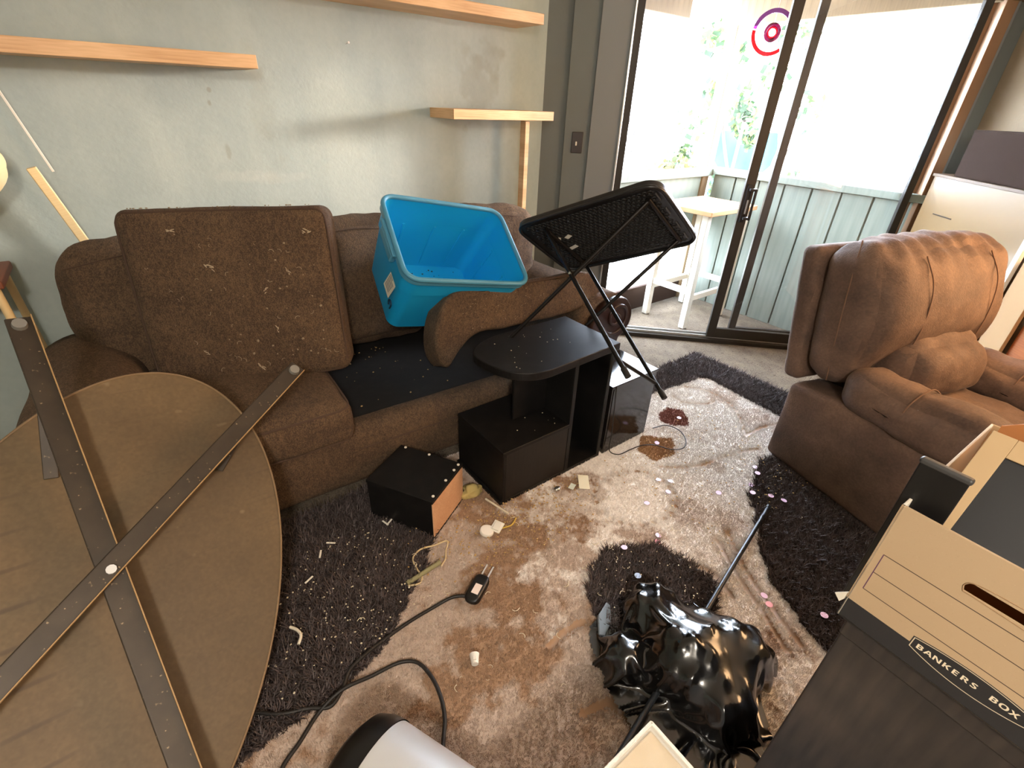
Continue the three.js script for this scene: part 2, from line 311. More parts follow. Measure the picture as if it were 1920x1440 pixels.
// ------------------------------------------------------------------ sofa
const SF = thing('sofa', 'long brown chenille sofa with rolled arms against the grey wall', 'sofa', [0.82, 0, -2.22], -0.035);
{
  part('back_frame', puff(2.2, 0.86, 0.22, { r: 0.05, bulge: [0, 0, 0.01], off: 1 }), M.sofa, SF, [0, 0.5, -0.38]);
  part('seat_deck', bxAt(1.98, 0.24, 0.86, 0, 0.22, 0.08, 0.02), M.deck, SF);
  const fr = part('front_rail', puff(1.98, 0.3, 0.12, { r: 0.05, bulge: [0, 0, 0.01], wrinkle: 0.002, off: 2 }), M.sofa, SF, [0, 0.2, 0.5]);
  part('piping', tube([[-0.3, 0.05, 0.068], [0.1, 0.05, 0.07], [0.9, 0.05, 0.068]], 0.004, 30, 6), M.piping, fr);
  const pw = 0.75;
  for (const [i, x] of [[0, -0.765], [1, 0], [2, 0.765]]) {
    const slump = i === 1 ? 0.05 : 0;
    const bp = part('back_pillow', puff(pw, 0.62, 0.27, { r: 0.11, bulge: [0.0, 0.02, 0.05], wrinkle: 0.016, freq: 6, seg: 40, off: 7 * i + 1, shape: (x, y, z) => [x, y + 0.02 * Math.cos(x * 4), z + slump * (y < -0.1 ? (-y - 0.1) : 0)] }), M.sofa, SF, [x, 0.69, -0.22], [-0.14, 0, 0]);
    part('seam', tube([[-pw / 2 + 0.05, 0.25, 0.13], [0, 0.29, 0.135], [pw / 2 - 0.05, 0.25, 0.13]], 0.003, 24, 6), M.piping, bp);
  }
  for (const s of [-1, 1]) {
    const arm = new THREE.Group(); arm.name = 'arm'; SF.add(arm);
    part('arm_panel', puff(0.2, 0.5, 0.9, { r: 0.05, bulge: [0.01, 0, 0], off: 30 + s }), M.sofa, arm, [s * 1.07, 0.3, 0.06]);
    const roll = new THREE.CylinderGeometry(0.165, 0.165, 0.76, 36, 14); roll.rotateX(X / 2);
    const p = roll.attributes.position;
    for (let i = 0; i < p.count; i++) { const x = p.getX(i), y = p.getY(i), z = p.getZ(i), k = 1 + 0.05 * P3.noise(x * 9, y * 9 + s * 4, z * 5) + 0.05 * z; p.setXYZ(i, x * k * 1.12, y * k * 0.95, z); }
    part('arm_roll', smooth(roll), M.sofa, arm, [s * 1.13, 0.52, 0.15]);
    // carved wooden scroll on the front of the arm
    const sh = new THREE.Shape(); sh.moveTo(-0.07, 0.02); sh.bezierCurveTo(-0.05, 0.2, -0.13, 0.34, -0.14, 0.45); sh.bezierCurveTo(-0.15, 0.6, -0.02, 0.68, 0.08, 0.66); sh.bezierCurveTo(0.2, 0.63, 0.22, 0.46, 0.1, 0.42); sh.bezierCurveTo(0.06, 0.3, 0.07, 0.15, 0.06, 0.02); sh.closePath();
    const fg = extr(sh, 0.045, 0.01); if (s < 0) fg.scale(-1, 1, 1);
    if (s < 0) { const ix = fg.attributes.position, nn = fg.attributes.normal, uu = fg.attributes.uv; for (let i = 0; i < ix.count; i += 3) for (const at of [ix, nn, uu]) for (let k = 0; k < at.itemSize; k++) { const a = at.array[(i + 1) * at.itemSize + k]; at.array[(i + 1) * at.itemSize + k] = at.array[(i + 2) * at.itemSize + k]; at.array[(i + 2) * at.itemSize + k] = a; } }
    const sc = part('arm_scroll', fg, M.carved, arm, [s * 1.12, 0, 0.53]);
    const sp = []; for (let i = 0; i <= 40; i++) { const t = i / 40 * X * 3.2, r = 0.105 * (1 - i / 46); sp.push([s * (0.05 + r * Math.cos(t + 3.6)), 0.55 + r * Math.sin(t + 3.6), 0.047]); }
    part('carving', tube(sp, 0.011, 90, 6), M.carved, sc);
    part('carving', tube([[s * -0.1, 0.42, 0.047], [s * -0.06, 0.28, 0.047], [s * -0.02, 0.08, 0.047]], 0.009, 20, 6), M.carved, sc);
  }
  for (const [x, z] of [[-1.05, 0.45], [1.05, 0.45], [-1.05, -0.4], [1.05, -0.4]]) part('foot', rod([x, 0, z], [x, 0.1, z], 0.03, 12, 0.045), M.carved, SF);
  const cu = part('seat_cushion', puff(0.66, 0.18, 0.88, { r: 0.05, bulge: [0, 0.03, 0.015], wrinkle: 0.006, off: 12 }), M.sofa, SF, [-0.65, 0.435, 0.2]);
  const rim = y => { const q = [], w = 0.322, d = 0.432, r = 0.05; for (const [sx, sz, t0] of [[1, 1, 0], [-1, 1, 1], [-1, -1, 2], [1, -1, 3]]) for (let i = 0; i <= 5; i++) { const t = (t0 + i / 5) * X / 2; q.push([sx * (w - r) + r * Math.cos(t), y, sz * (d - r) + r * Math.sin(t)]); } return tube(q, 0.005, 160, 6, true); };
  part('piping', rim(0.07), M.piping, cu); part('piping', rim(-0.07), M.piping, cu);
  part('seat_cushion', puff(0.3, 0.14, 0.8, { r: 0.05, bulge: [0, 0.02, 0.01], wrinkle: 0.006, off: 14 }), M.sofa, SF, [-1.0, 0.4, 0.1]);
}
// lint and pet hair: tiny pale curls lying on a face of a cushion
const curl = tube([[0, 0, 0], [0.006, 0.001, 0.004], [0.013, 0.002, 0.002], [0.018, 0.001, -0.005]], 0.0011, 8, 4);
const fluff = new THREE.IcosahedronGeometry(0.004, 1).scale(1, 0.5, 0.8);
const lintM = std({ color: 0x8e7f68, roughness: 1 });
function lint(parent, n, geo, place, name = 'lint', mat = lintM, smin = 0.4, smax = 1.3) {
  const im = new THREE.InstancedMesh(geo, mat, n); im.name = name; im.userData.kind = 'stuff';
  const m = new THREE.Matrix4(), q = new THREE.Quaternion();
  for (let i = 0; i < n; i++) {
    const { p, up } = place(i); q.setFromUnitVectors(V(0, 1, 0), up).multiply(new THREE.Quaternion().setFromAxisAngle(V(0, 1, 0), rr(0, 6.28)));
    const s = rr(smin, smax); m.compose(p, q, V(s, s, s)); im.setMatrixAt(i, m);
  }
  parent.add(im); return im;
}
// the cushion stood on its edge
{
  const c = thing('seat_cushion', 'large brown cushion stood on edge and dotted with pale lint', 'cushion', [0.225, 0.535, -1.99]);
  c.quaternion.setFromRotationMatrix(new THREE.Matrix4().makeBasis(V(0.896, 0.024, 0.444).normalize(), V(0.052, 0.984, -0.168).normalize(), V(-0.441, 0.175, 0.88).normalize()));
  const b = part('pad', puff(0.745, 0.655, 0.17, { r: 0.045, bulge: [0, 0, 0.022], wrinkle: 0.004, freq: 5, seg: 34, off: 20, shape: (x, y, z) => [x * (1 - 0.02 * y), y - (y < 0 ? 0.03 * Math.cos(x * 4) : 0), z] }), M.sofa, c, [0, 0.33, -0.085]);
  const q = z => { const a = [], w = 0.361, h = 0.316, r = 0.045; for (const [sx, sy, t0] of [[1, 1, 0], [-1, 1, 1], [-1, -1, 2], [1, -1, 3]]) for (let i = 0; i <= 5; i++) { const t = (t0 + i / 5) * X / 2; const x = sx * (w - r) + r * Math.cos(t); let y = sy * (h - r) + r * Math.sin(t); a.push([x, y, z]); if (i === 5 && t0 % 2 === 0) for (let k = 1; k < 8; k++) a.push([x + (-2 * sx * (w - r)) * k / 8, y, z]); } return tube(a.map(([x, y, z]) => [x * (1 - 0.02 * y), y - (y < 0 ? 0.03 * Math.cos(x * 4) : 0), z]), 0.005, 220, 6, true); };
  part('piping', q(0.07), M.piping, b); part('piping', q(-0.07), M.piping, b);
  lint(b, 55, curl, () => ({ p: V(rr(-0.3, 0.33), rr(-0.28, 0.24), 0.106), up: V(rr(-.2, .2), rr(-.2, .2), 1).normalize() }), 'lint', lintM, 0.3, 1.1);
  lint(b, 40, fluff, () => ({ p: V(rr(-0.1, 0.3), rr(-0.25, 0.2), 0.104), up: V(0, 0, 1) }), 'lint', lintM, 0.4, 1.6);
  lint(b, 26, fluff, () => ({ p: V(rr(-0.34, 0.3), 0.33, rr(-0.06, 0.06)), up: V(0, 1, 0) }), 'lint', lintM, 0.5, 1.3);
  const hair = std({ color: 0xa89880, roughness: 1 });
  for (const [x, y, s] of [[-0.08, 0.13, 1.6], [0.28, 0.24, 1.4], [-0.18, 0.26, 1.5], [0.1, 0.02, 1.2], [-0.16, -0.2, 1.0], [0.12, -0.12, 1.2], [0.03, -0.27, 1.5], [0.2, 0.1, 1.1]])
    { const gs = []; for (let k = 0; k < 7; k++) gs.push(fluff.clone().scale(rr(0.6, 2.2), rr(0.4, 0.8), rr(0.3, 0.7)).rotateY(rr(-0.6, 0.6)).translate(k * 0.0035 + rr(-0.003, 0.003), 0, rr(-0.005, 0.005) + 0.0006 * (k - 3) ** 2)); const q = join(...gs).rotateX(X / 2).rotateZ(rr(-1.5, 1.5)); part('hair_tuft', q, hair, b, [x, y, 0.106]).scale.setScalar(s * 0.8); }
}
// ------------------------------------------------------------------ blue tote
{
  const W = 0.6, D = 0.44, H = 0.4, k = 0.85, t = 0.004;
  const T = thing('storage_tote', 'empty blue plastic storage tote tipped on the sofa', 'tote', [1.09, 0.685, -2.116]);
  T.quaternion.setFromRotationMatrix(new THREE.Matrix4().makeBasis(V(0.981, -0.183, 0.066).normalize(), V(0.108, 0.794, 0.598).normalize(), V(-0.161, -0.579, 0.799).normalize()));
  const ring = (f, r, ox = 0) => { const w = W * f / 2 - ox, d = D * f / 2 - ox, a = []; const n = 8; for (const [sx, sz, t0] of [[1, 1, 0], [-1, 1, 1], [-1, -1, 2], [1, -1, 3]]) for (let i = 0; i <= n; i++) { const th = (t0 + i / n) * X / 2; a.push([sx * (w - r) + r * Math.cos(th), sz * (d - r) + r * Math.sin(th)]); } return a; };
  const loft = (rows, flip) => {                     // rows of [y, f, r, inset]
    const R = rows.map(([y, f, r, o]) => ring(f, r, o ?? 0).map(([x, z]) => [x, y, z])), n = R[0].length, pos = [], idx = [];
    R.forEach(q => q.forEach(v => pos.push(...v)));
    for (let j = 0; j < R.length - 1; j++) for (let i = 0; i < n; i++) { const a = j * n + i, b = j * n + (i + 1) % n, c = a + n, d = b + n; idx.push(...(flip ? [a, b, c, b, d, c] : [a, c, b, b, c, d])); }
    const g = new THREE.BufferGeometry(); g.setAttribute('position', new THREE.Float32BufferAttribute(pos, 3)); g.setIndex(idx); g.computeVertexNormals(); return metricUV(g);
  };
  const bot = f => { const s = new THREE.Shape(ring(f, 0.05).map(q => new THREE.Vector2(...q))); return s; };
  const base = extr(bot(k), 0.006, 0.001).rotateX(X / 2).translate(0, 0.006, 0);
  part('body', join(loft([[0, k, 0.05], [0.28, k + 0.105, 0.055], [0.281, k + 0.125, 0.055], [H, 1, 0.06]]), loft([[0.004, k, 0.046, t], [0.28, k + 0.105, 0.05, t], [0.281, k + 0.125, 0.05, t], [H, 1, 0.056, t]], true), base), M.blue, T);
  const rp = (f, y, o) => ring(f, 0.06, o).map(([x, z]) => [x, y, z]);
  part('rim', join(tube(rp(1.015, H, 0), 0.011, 160, 10, true), loft([[H - 0.03, 1.035, 0.065], [H, 1.035, 0.065]])), M.blueRim, T);
  for (const s of [-1, 1]) part('grip', join(bxAt(0.025, 0.04, 0.17, s * (W / 2 + 0.012), H - 0.05, 0, 0.008), bxAt(0.03, 0.014, 0.2, s * (W / 2 + 0.014), H - 0.015, 0, 0.005)), M.blueRim, T);
  // moulded ribs on the long sides and floor
  for (const s of [-1, 1]) for (const x of [-0.16, 0, 0.16]) part('rib', bar([x * 0.86, 0.02, s * (D * k / 2 - 0.003)], [x, 0.27, s * (D * 0.95 / 2 - 0.004)], 0.012, 0.008, [0, 0, s]), M.blue, T);
  for (const s of [-1, 1]) for (const z of [-0.08, 0.08]) part('rib', bar([s * (W * k / 2 - 0.003), 0.02, z * 0.86], [s * (W * 0.95 / 2 - 0.004), 0.27, z], 0.012, 0.008, [s, 0, 0]), M.blue, T);
  const cv = document.createElement('canvas'); cv.width = 128; cv.height = 192; const g = cv.getContext('2d');
  g.fillStyle = '#d8d3c6'; g.fillRect(0, 0, 128, 192); g.fillStyle = '#20344e'; g.fillRect(50, 8, 70, 70); g.fillStyle = '#8a5a40'; g.fillRect(10, 14, 30, 60); g.fillStyle = '#4a5866'; for (let i = 0; i < 6; i++) g.fillRect(12, 92 + i * 15, 60 + (i * 37) % 40, 6);
  const ct = new THREE.CanvasTexture(cv); ct.colorSpace = THREE.SRGBColorSpace;
  const st = part('sticker', new THREE.BoxGeometry(0.08, 0.15, 0.001), std({ map: ct, roughness: 0.4 }), T, [-W / 2 * 0.93 - 0.004, 0.235, 0.1], [0, -X / 2, 0]);
  st.rotation.order = 'YXZ'; st.rotation.set(-0.11, -X / 2, 0);
  part('emblem', tube([[0, -0.02, 0.012], [0, 0.012, 0.016], [0, 0.02, -0.004], [0, 0, -0.018], [0, -0.016, -0.008]], 0.004, 24, 6), std({ color: 0x0c2f4c, roughness: 0.5 }), T, [-W / 2 * 0.9 - 0.002, 0.12, 0.14], [0, 0, 0.11]);
  const fl = lint(T, 160, fluff, () => ({ p: V(rr(-0.22, 0.2), 0.012, rr(-0.15, 0.17)), up: V(0, 1, 0) }), 'grit', std({ color: 0x35505a, roughness: 1 }), 0.5, 1.6);
}
// ------------------------------------------------------------------ cushion slumped across the media stand
{
  const n = V(-0.04, 0.14, 0.985).normalize(), ux = V(1, 0, 0).sub(n.clone().multiplyScalar(n.x)).normalize(), uy = n.clone().cross(ux);
  const c = thing('seat_cushion', 'brown cushion with a drooping ear, slumped across the black media stand', 'cushion', [1.331, 0.608, -1.71]);
  c.quaternion.setFromRotationMatrix(new THREE.Matrix4().makeBasis(ux, uy, n));
  const pts = [[-0.33, 0.205], [-0.268, 0.224], [-0.063, 0.214], [0.171, 0.207], [0.468, 0.2], [0.56, 0.15], [0.59, 0.03], [0.433, -0.001], [0.233, -0.01], [0, -0.003], [-0.19, 0.005], [-0.286, -0.052], [-0.36, -0.125], [-0.405, -0.06], [-0.409, 0.036], [-0.375, 0.143]];
  const sh = new THREE.Shape(new THREE.SplineCurve([...pts, pts[0]].map(q => new THREE.Vector2(...q))).getPoints(110));
  const g = new THREE.ExtrudeGeometry(sh, { depth: 0.11, bevelEnabled: true, bevelSize: 0.02, bevelThickness: 0.025, bevelOffset: -0.02, bevelSegments: 4, steps: 8 });
  g.translate(0, 0, -0.135); const p = g.attributes.position;
  for (let i = 0; i < p.count; i++) { const x = p.getX(i), y = p.getY(i), z = p.getZ(i); p.setXYZ(i, x, y + z * 0.25 + 0.006 * P3.noise(x * 9, y * 9, z * 9), z + 0.01 * P3.noise(x * 5, y * 7, 3)); }
  const b = part('pad', smooth(g), M.sofa, c);
  part('piping', tube([[-0.34, 0.18, -0.004], [-0.25, 0.205, -0.004], [0, 0.198, -0.004], [0.2, 0.192, -0.004], [0.46, 0.185, -0.004], [0.545, 0.13, -0.004]], 0.005, 60, 6), M.piping, b);
  lint(b, 60, fluff, () => ({ p: V(rr(-0.28, 0.5), rr(0.03, 0.18), 0.004), up: V(0, 0, 1) }), 'lint', lintM, 0.3, 0.7);
}

// ------------------------------------------------------------------ black media stand and the two boxes
{
  const S = thing('media_stand', 'black media stand with a rounded top and an open slot', 'stand', [0, 0, 0]);
  const z0 = -1.6, z1 = -1.24, zd = z1 - z0, zc = (z0 + z1) / 2, bk = M.black;
  const sh = new THREE.Shape(); sh.moveTo(1.575, -z0); sh.lineTo(1.2, -z0); sh.bezierCurveTo(1.04, -z0, 0.95, -z0 - 0.08, 0.96, 1.44); sh.bezierCurveTo(0.97, 1.3, 1.03, 1.215, 1.16, 1.215); sh.lineTo(1.575, 1.235); sh.closePath();
  part('top', extr(sh, 0.036, 0.004).rotateX(-X / 2).translate(0, 0.61, 0), bk, S);
  part('side_panel', bxAt(0.022, 0.58, zd, 1.544, 0.32, zc), bk, S);
  part('divider', bxAt(0.022, 0.58, zd, 1.325, 0.32, zc), bk, S);
  part('back_panel', bxAt(0.3, 0.59, 0.008, 1.405, 0.315, z0 + 0.006), bk, S); part('inner_panel', bxAt(0.2, 0.31, 0.012, 1.225, 0.455, -1.42), bk, S);
  part('plinth', bxAt(0.62, 0.03, zd, 1.245, 0.016, zc), bk, S);
  part('shelf', bxAt(0.38, 0.02, zd, 1.135, 0.29, zc), bk, S);
  part('side_panel', bxAt(0.02, 0.27, zd, 0.957, 0.155, zc), bk, S);
  part('door', bxAt(0.355, 0.25, 0.018, 1.138, 0.155, z1 - 0.012), M.darkgrain.clone(), S).material.color.set(0x8a8480);
  lint(S, 26, fluff, i => ({ p: i < 18 ? V(rr(1.0, 1.5), 0.648, rr(-1.55, -1.28)) : V(rr(1.0, 1.3), 0.302, rr(-1.55, -1.28)), up: V(0, 1, 0) }), 'crumbs', std({ color: 0xcfc4a8, roughness: 1 }), 0.3, 0.9);
}
{
  const b = thing('black_box', 'glossy black box standing right of the media stand', 'box', [1.745, 0, -1.39]);
  part('body', bxAt(0.33, 0.4, 0.3, 0, 0.2, 0, 0.004), M.gloss, b);
  part('lid', bxAt(0.34, 0.014, 0.31, 0, 0.405, 0, 0.003), M.gloss, b);
}
{
  const th = 0.534, b = thing('drawer_box', 'small black box with one raw tan board end and screw heads', 'box', [0.61, 0, -1.24], th);
  const w = 0.255, d = 0.31, h = 0.215;
  part('tan_end', bxAt(w - 0.004, h - 0.03, 0.012, w / 2, h / 2 + 0.006, -0.008, 0.002), M.mdf, b);
  part('top', bxAt(w, 0.014, d, w / 2, h - 0.007, -d / 2, 0.002), M.black, b);
  part('bottom', bxAt(w, 0.014, d, w / 2, 0.012, -d / 2, 0.002), M.black, b);
  part('side', bxAt(0.012, h - 0.02, d - 0.01, 0.006, h / 2, -d / 2, 0.002), M.black, b);
  part('side', bxAt(0.012, h - 0.02, d - 0.01, w - 0.006, h / 2, -d / 2, 0.002), M.black, b);
  for (const [x, z] of [[0.03, -0.014], [0.13, -0.014], [0.2, -0.014], [0.238, -0.014], [0.245, -0.16], [0.245, -0.28]]) part('screw_head', rod([x, h - 0.001, z], [x, h + 0.003, z], 0.006, 10), M.white, b);
}
// ------------------------------------------------------------------ folding tray table, balanced upside over the stand
{
  const k = 1.04, Q = v => [v[0] * k, v[1] * k, v[2] * k];
  const T = thing('folding_table', 'black plastic folding tray table toppled over sofa arm, underside showing', 'table', [1.612 * k, 1.55 + (1.072 - 1.55) * k, -1.442 * k]);
  const ax = V(0.302, 0.379, 0.875).normalize(), ay = V(-0.482, -0.731, 0.483); ay.sub(ax.clone().multiplyScalar(ax.dot(ay))).normalize();
  T.quaternion.setFromRotationMatrix(new THREE.Matrix4().makeBasis(ax, ay, ax.clone().cross(ay)));
  const W = 0.66 * k, D = 0.46 * k, r = 0.07, s = new THREE.Shape();
  s.absarc(W / 2 - r, D / 2 - r, r, 0, X / 2); s.absarc(-W / 2 + r, D / 2 - r, r, X / 2, X); s.absarc(-W / 2 + r, -D / 2 + r, r, X, X * 1.5); s.absarc(W / 2 - r, -D / 2 + r, r, X * 1.5, X * 2);
  part('table_top', extr(s, 0.026, 0.006).rotateX(-X / 2).translate(0, -0.026, 0), M.plastic, T);
  const rim = []; for (const [cx, cz, t0] of [[1, 1, 0], [-1, 1, 1], [-1, -1, 2], [1, -1, 3]]) for (let i = 0; i <= 6; i++) { const t = (t0 + i / 6) * X / 2; rim.push([cx * (W / 2 - r) + (r - 0.006) * Math.cos(t), 0.002, cz * (D / 2 - r) + (r - 0.006) * Math.sin(t)]); }
  part('lip', tube(rim, 0.008, 160, 8, true), M.plastic, T);
  // moulded dimples under the top
  const dm = new THREE.TorusGeometry(0.0085, 0.0035, 5, 10).rotateX(X / 2), gs = [];
  for (let i = -15; i <= 15; i++) for (let j = -10; j <= 10; j++) { const x = i * 0.0215 + (j & 1 ? 0.0108 : 0), z = j * 0.0215; if (Math.abs(x) < W / 2 - 0.045 && Math.abs(z) < D / 2 - 0.035) gs.push(dm.clone().translate(x, 0.001, z)); }
  const dd = part('dimples', join(...gs), std({ color: 0x1c1b1b, roughness: 0.45 }), T); dd.userData.kind = 'stuff';
  for (const [z] of [[-0.15], [-0.05], [0.06], [0.15]]) part('slot', bx(0.008, 0.006, 0.05), std({ color: 0x4a4744, roughness: 0.3 }), T, [W / 2 - 0.035, 0.003, z * k]);
  for (const zz of [-0.165, 0.172]) {
    part('leg', rod(Q([-0.2, 0.01, zz]), Q([0.225, 0.68, zz]), 0.009, 10), M.blackMetal, T);
    part('leg', rod(Q([0.265, 0.01, zz * 0.93]), Q([-0.34, 0.497, zz * 0.93]), 0.009, 10), M.blackMetal, T);
    part('rivet', rod(Q([-0.043, 0.255, zz - 0.014]), Q([-0.043, 0.255, zz + 0.014]), 0.006, 8), M.chrome, T);
    part('foot_cap', rod(Q([0.215, 0.664, zz]), Q([0.235, 0.696, zz]), 0.0125, 12), M.rubber, T);
    part('foot_cap', rod(Q([-0.33, 0.489, zz * 0.93]), Q([-0.352, 0.507, zz * 0.93]), 0.0125, 12), M.rubber, T);
  }
  part('cross_rail', rod(Q([0.195, 0.633, -0.165]), Q([0.195, 0.633, 0.172]), 0.008, 10), M.blackMetal, T);
  part('hinge_bar', rod(Q([-0.2, 0.012, -0.165]), Q([-0.2, 0.012, 0.172]), 0.009, 10), M.blackMetal, T);
  part('hinge_bar', rod(Q([0.265, 0.012, -0.165]), Q([0.265, 0.012, 0.172]), 0.009, 10), M.blackMetal, T);
  for (const [x, z, w, a] of [[-0.18, 0.03, 0.06, 0.3], [-0.2, -0.06, 0.03, 1.0], [-0.15, -0.06, 0.035, 0.5]]) part('sticker', bx(w, 0.001, 0.022, 0.0004), M.paper, T, [x * k, 0.006, z * k], [0, a, 0]);
}
// ------------------------------------------------------------------ oval table leaning underside-out against the sofa
{
  const n = V(0.2, 0.75, 0.63).normalize(), e1 = V(1, 0, 0).sub(n.clone().multiplyScalar(n.x)).normalize(), e2 = e1.clone().cross(n).negate(); if (e2.y < 0) e2.negate();
  // local x, y lie in the table top, local z is the underside's outward normal
  const T = thing('oval_table', 'overturned oval table leaning on the sofa, brown underside and crossed legs out', 'table', [-0.342, 0.402, -1.17]);
  T.quaternion.setFromRotationMatrix(new THREE.Matrix4().makeBasis(e1, e2, e1.clone().cross(e2)));
  const a = 0.711, b = 0.401, th = 63 * X / 180, s = new THREE.Shape(); s.absellipse(0, 0, a, b, 0, X * 2, false, th);
  const g = new THREE.ExtrudeGeometry(s, { depth: 0.018, bevelEnabled: true, bevelSize: 0.003, bevelThickness: 0.003, bevelOffset: -0.003, curveSegments: 120 });
  part('table_top', metricUV(g.translate(0, 0, -0.024)), M.hardboard, T);
  const rp = []; for (let i = 0; i < 90; i++) { const t = i / 90 * X * 2, x = (a - 0.001) * Math.cos(t), y = (b - 0.001) * Math.sin(t); rp.push([x * Math.cos(th) - y * Math.sin(th), x * Math.sin(th) + y * Math.cos(th), -0.003]); }
  part('edge_band', tube(rp, 0.0035, 260, 6, true), std({ color: 0x7c6549, roughness: 0.7 }), T);
  const d = 0.085, px = 0.04, py = 0.095;
  const legA = [[px - 0.039, py + 0.733], [px + 0.04, py - 0.72]], legB = [[px + 0.603, py + 0.446], [px - 0.62, py - 0.44]];
  const L = (q, z, w) => bar([...q[0], z], [...q[1], z], w, 0.02, [0, 0, 1]);
  const A = part('leg', L(legA, d, 0.055), M.paint, T);
  part('lit_flange', join(bar([legA[0][0] + 0.026, legA[0][1], d + 0.012], [legA[1][0] + 0.026, legA[1][1], d + 0.012], 0.003, 0.02, [0, 0, 1])), M.edge, A);
  const B = part('leg', L(legB, d + 0.024, 0.05), M.paint, T);
  part('lit_flange', bar([legB[0][0] + 0.012, legB[0][1] - 0.022, d + 0.036], [legB[1][0] + 0.012, legB[1][1] - 0.022, d + 0.036], 0.003, 0.01, [0, 0, 1]), M.edge, B);
  part('pivot_bolt', rod([px, py, d], [px, py, d + 0.044], 0.011, 10), M.steel, T);
  for (const [x, y, z, m] of [[legA[0][0], legA[0][1] - 0.025, d + 0.01, A], [legB[0][0] - 0.02, legB[0][1] - 0.015, d + 0.034, B]]) part('glide_foot', rod([x, y, z], [x, y, z + 0.012], 0.017, 14, 0.015), std({ color: 0x8c8a84, roughness: 0.45, metalness: 0.4 }), m);
  // short struts from the legs down to the table board
  part('strut', bar([px - 0.035, py + 0.47, d], [px - 0.06, py + 0.3, 0.0], 0.03, 0.012, [0, 0, 1]), M.paint, T);
  part('strut', bar([px + 0.38, py + 0.285, d], [px + 0.3, py + 0.2, 0.0], 0.03, 0.012, [0, 0, 1]), M.paint, T);
}

// ------------------------------------------------------------------ recliner
{
  const R = thing('recliner', 'brown suede recliner with plump headrest, its rear side to the door', 'recliner', [2.29, 0, -0.755], -0.294);
  const su = M.suede;
  part('base_side', puff(0.2, 0.44, 0.86, { r: 0.03, bulge: [0.008, 0, 0], wrinkle: 0.004, freq: 4, off: 40, shape: (x, y, z) => [x, y + (y > 0.1 && z < -0.2 ? -0.12 * (-z - 0.2) : 0), z] }), su, R, [0.1, 0.25, 0.42]);
  part('base_side', puff(0.2, 0.44, 0.86, { r: 0.03, bulge: [0.008, 0, 0], wrinkle: 0.004, freq: 4, off: 41 }), su, R, [0.78, 0.25, 0.42]);
  part('base_rear', puff(0.84, 0.4, 0.06, { r: 0.02, bulge: [0, 0, 0.01], off: 42 }), su, R, [0.44, 0.24, 0.03]);
  part('footrest', puff(0.5, 0.4, 0.12, { r: 0.05, bulge: [0, 0, 0.03], wrinkle: 0.008, off: 43 }), su, R, [0.44, 0.25, 0.9]);
  for (const x of [0.1, 0.79]) {
    const arm = part('arm', puff(0.235, 0.21, 0.74, { r: 0.09, bulge: [0.01, 0.02, 0.01], wrinkle: 0.014, freq: 7, seg: 34, off: 44 + x, shape: (x, y, z) => [x, y + 0.014 * Math.sin(z * 11) * (y > 0 ? 1 : 0) - 0.06 * Math.max(0, z), z] }), su, R, [x, 0.54, 0.58]);
    part('seam', tube([[-0.12, -0.04, -0.1], [-0.1, 0.07, -0.1], [0, 0.123, -0.1], [0.1, 0.07, -0.1]], 0.003, 24, 6), M.seam, arm);
  }
  part('seat', puff(0.5, 0.2, 0.66, { r: 0.07, bulge: [0, 0.04, 0.02], wrinkle: 0.012, off: 46 }), su, R, [0.445, 0.4, 0.56]);
  part('back_shell', puff(0.84, 0.62, 0.1, { r: 0.035, bulge: [0, 0, 0.01], wrinkle: 0.003, off: 47 }), su, R, [0.44, 0.75, -0.1], [-0.2, 0, 0]);
  const head = part('headrest', puff(0.84, 0.62, 0.27, { r: 0.11, bulge: [0.01, 0.02, 0.05], wrinkle: 0.012, freq: 6, seg: 44, off: 48,
    shape: (x, y, z, a, b, c) => { const t = (y + 0.31) / 0.62; const pinch = Math.exp(-Math.pow((t - 0.12) / 0.2, 2)); const front = z > 0 ? 1 : 0; const fold = 0.008 * Math.sin(x * 62 + 2 * Math.sin(y * 12)) * Math.exp(-Math.pow((t - 0.95) / 0.14, 2)); return [x * (1 - 0.1 * Math.max(0, x / 0.42) * (1 - t)), y + fold, z + front * (0.05 * Math.sin(t * X) - 0.1 * pinch * (1 - Math.pow(x / 0.42, 2)))]; } }), su, R, [0.445, 0.8, 0.06], [-0.16, 0, 0]);
  for (const x of [-0.2, 0.21]) part('seam', tube([[x, -0.2, 0.16], [x, -0.08, 0.206], [x, 0.06, 0.222], [x, 0.16, 0.21], [x, 0.26, 0.16]], 0.0028, 40, 6), M.seam, head);
  part('seam', tube([[-0.422, -0.28, 0.03], [-0.43, 0, 0.035], [-0.41, 0.25, 0.03], [-0.36, 0.315, 0.0]], 0.003, 30, 6), M.seam, head);
  part('lumbar_pillow', puff(0.5, 0.3, 0.24, { r: 0.11, bulge: [0.02, 0.02, 0.05], wrinkle: 0.012, freq: 8, seg: 34, off: 49 }), su, R, [0.445, 0.61, 0.24], [-0.1, 0, 0]);
}

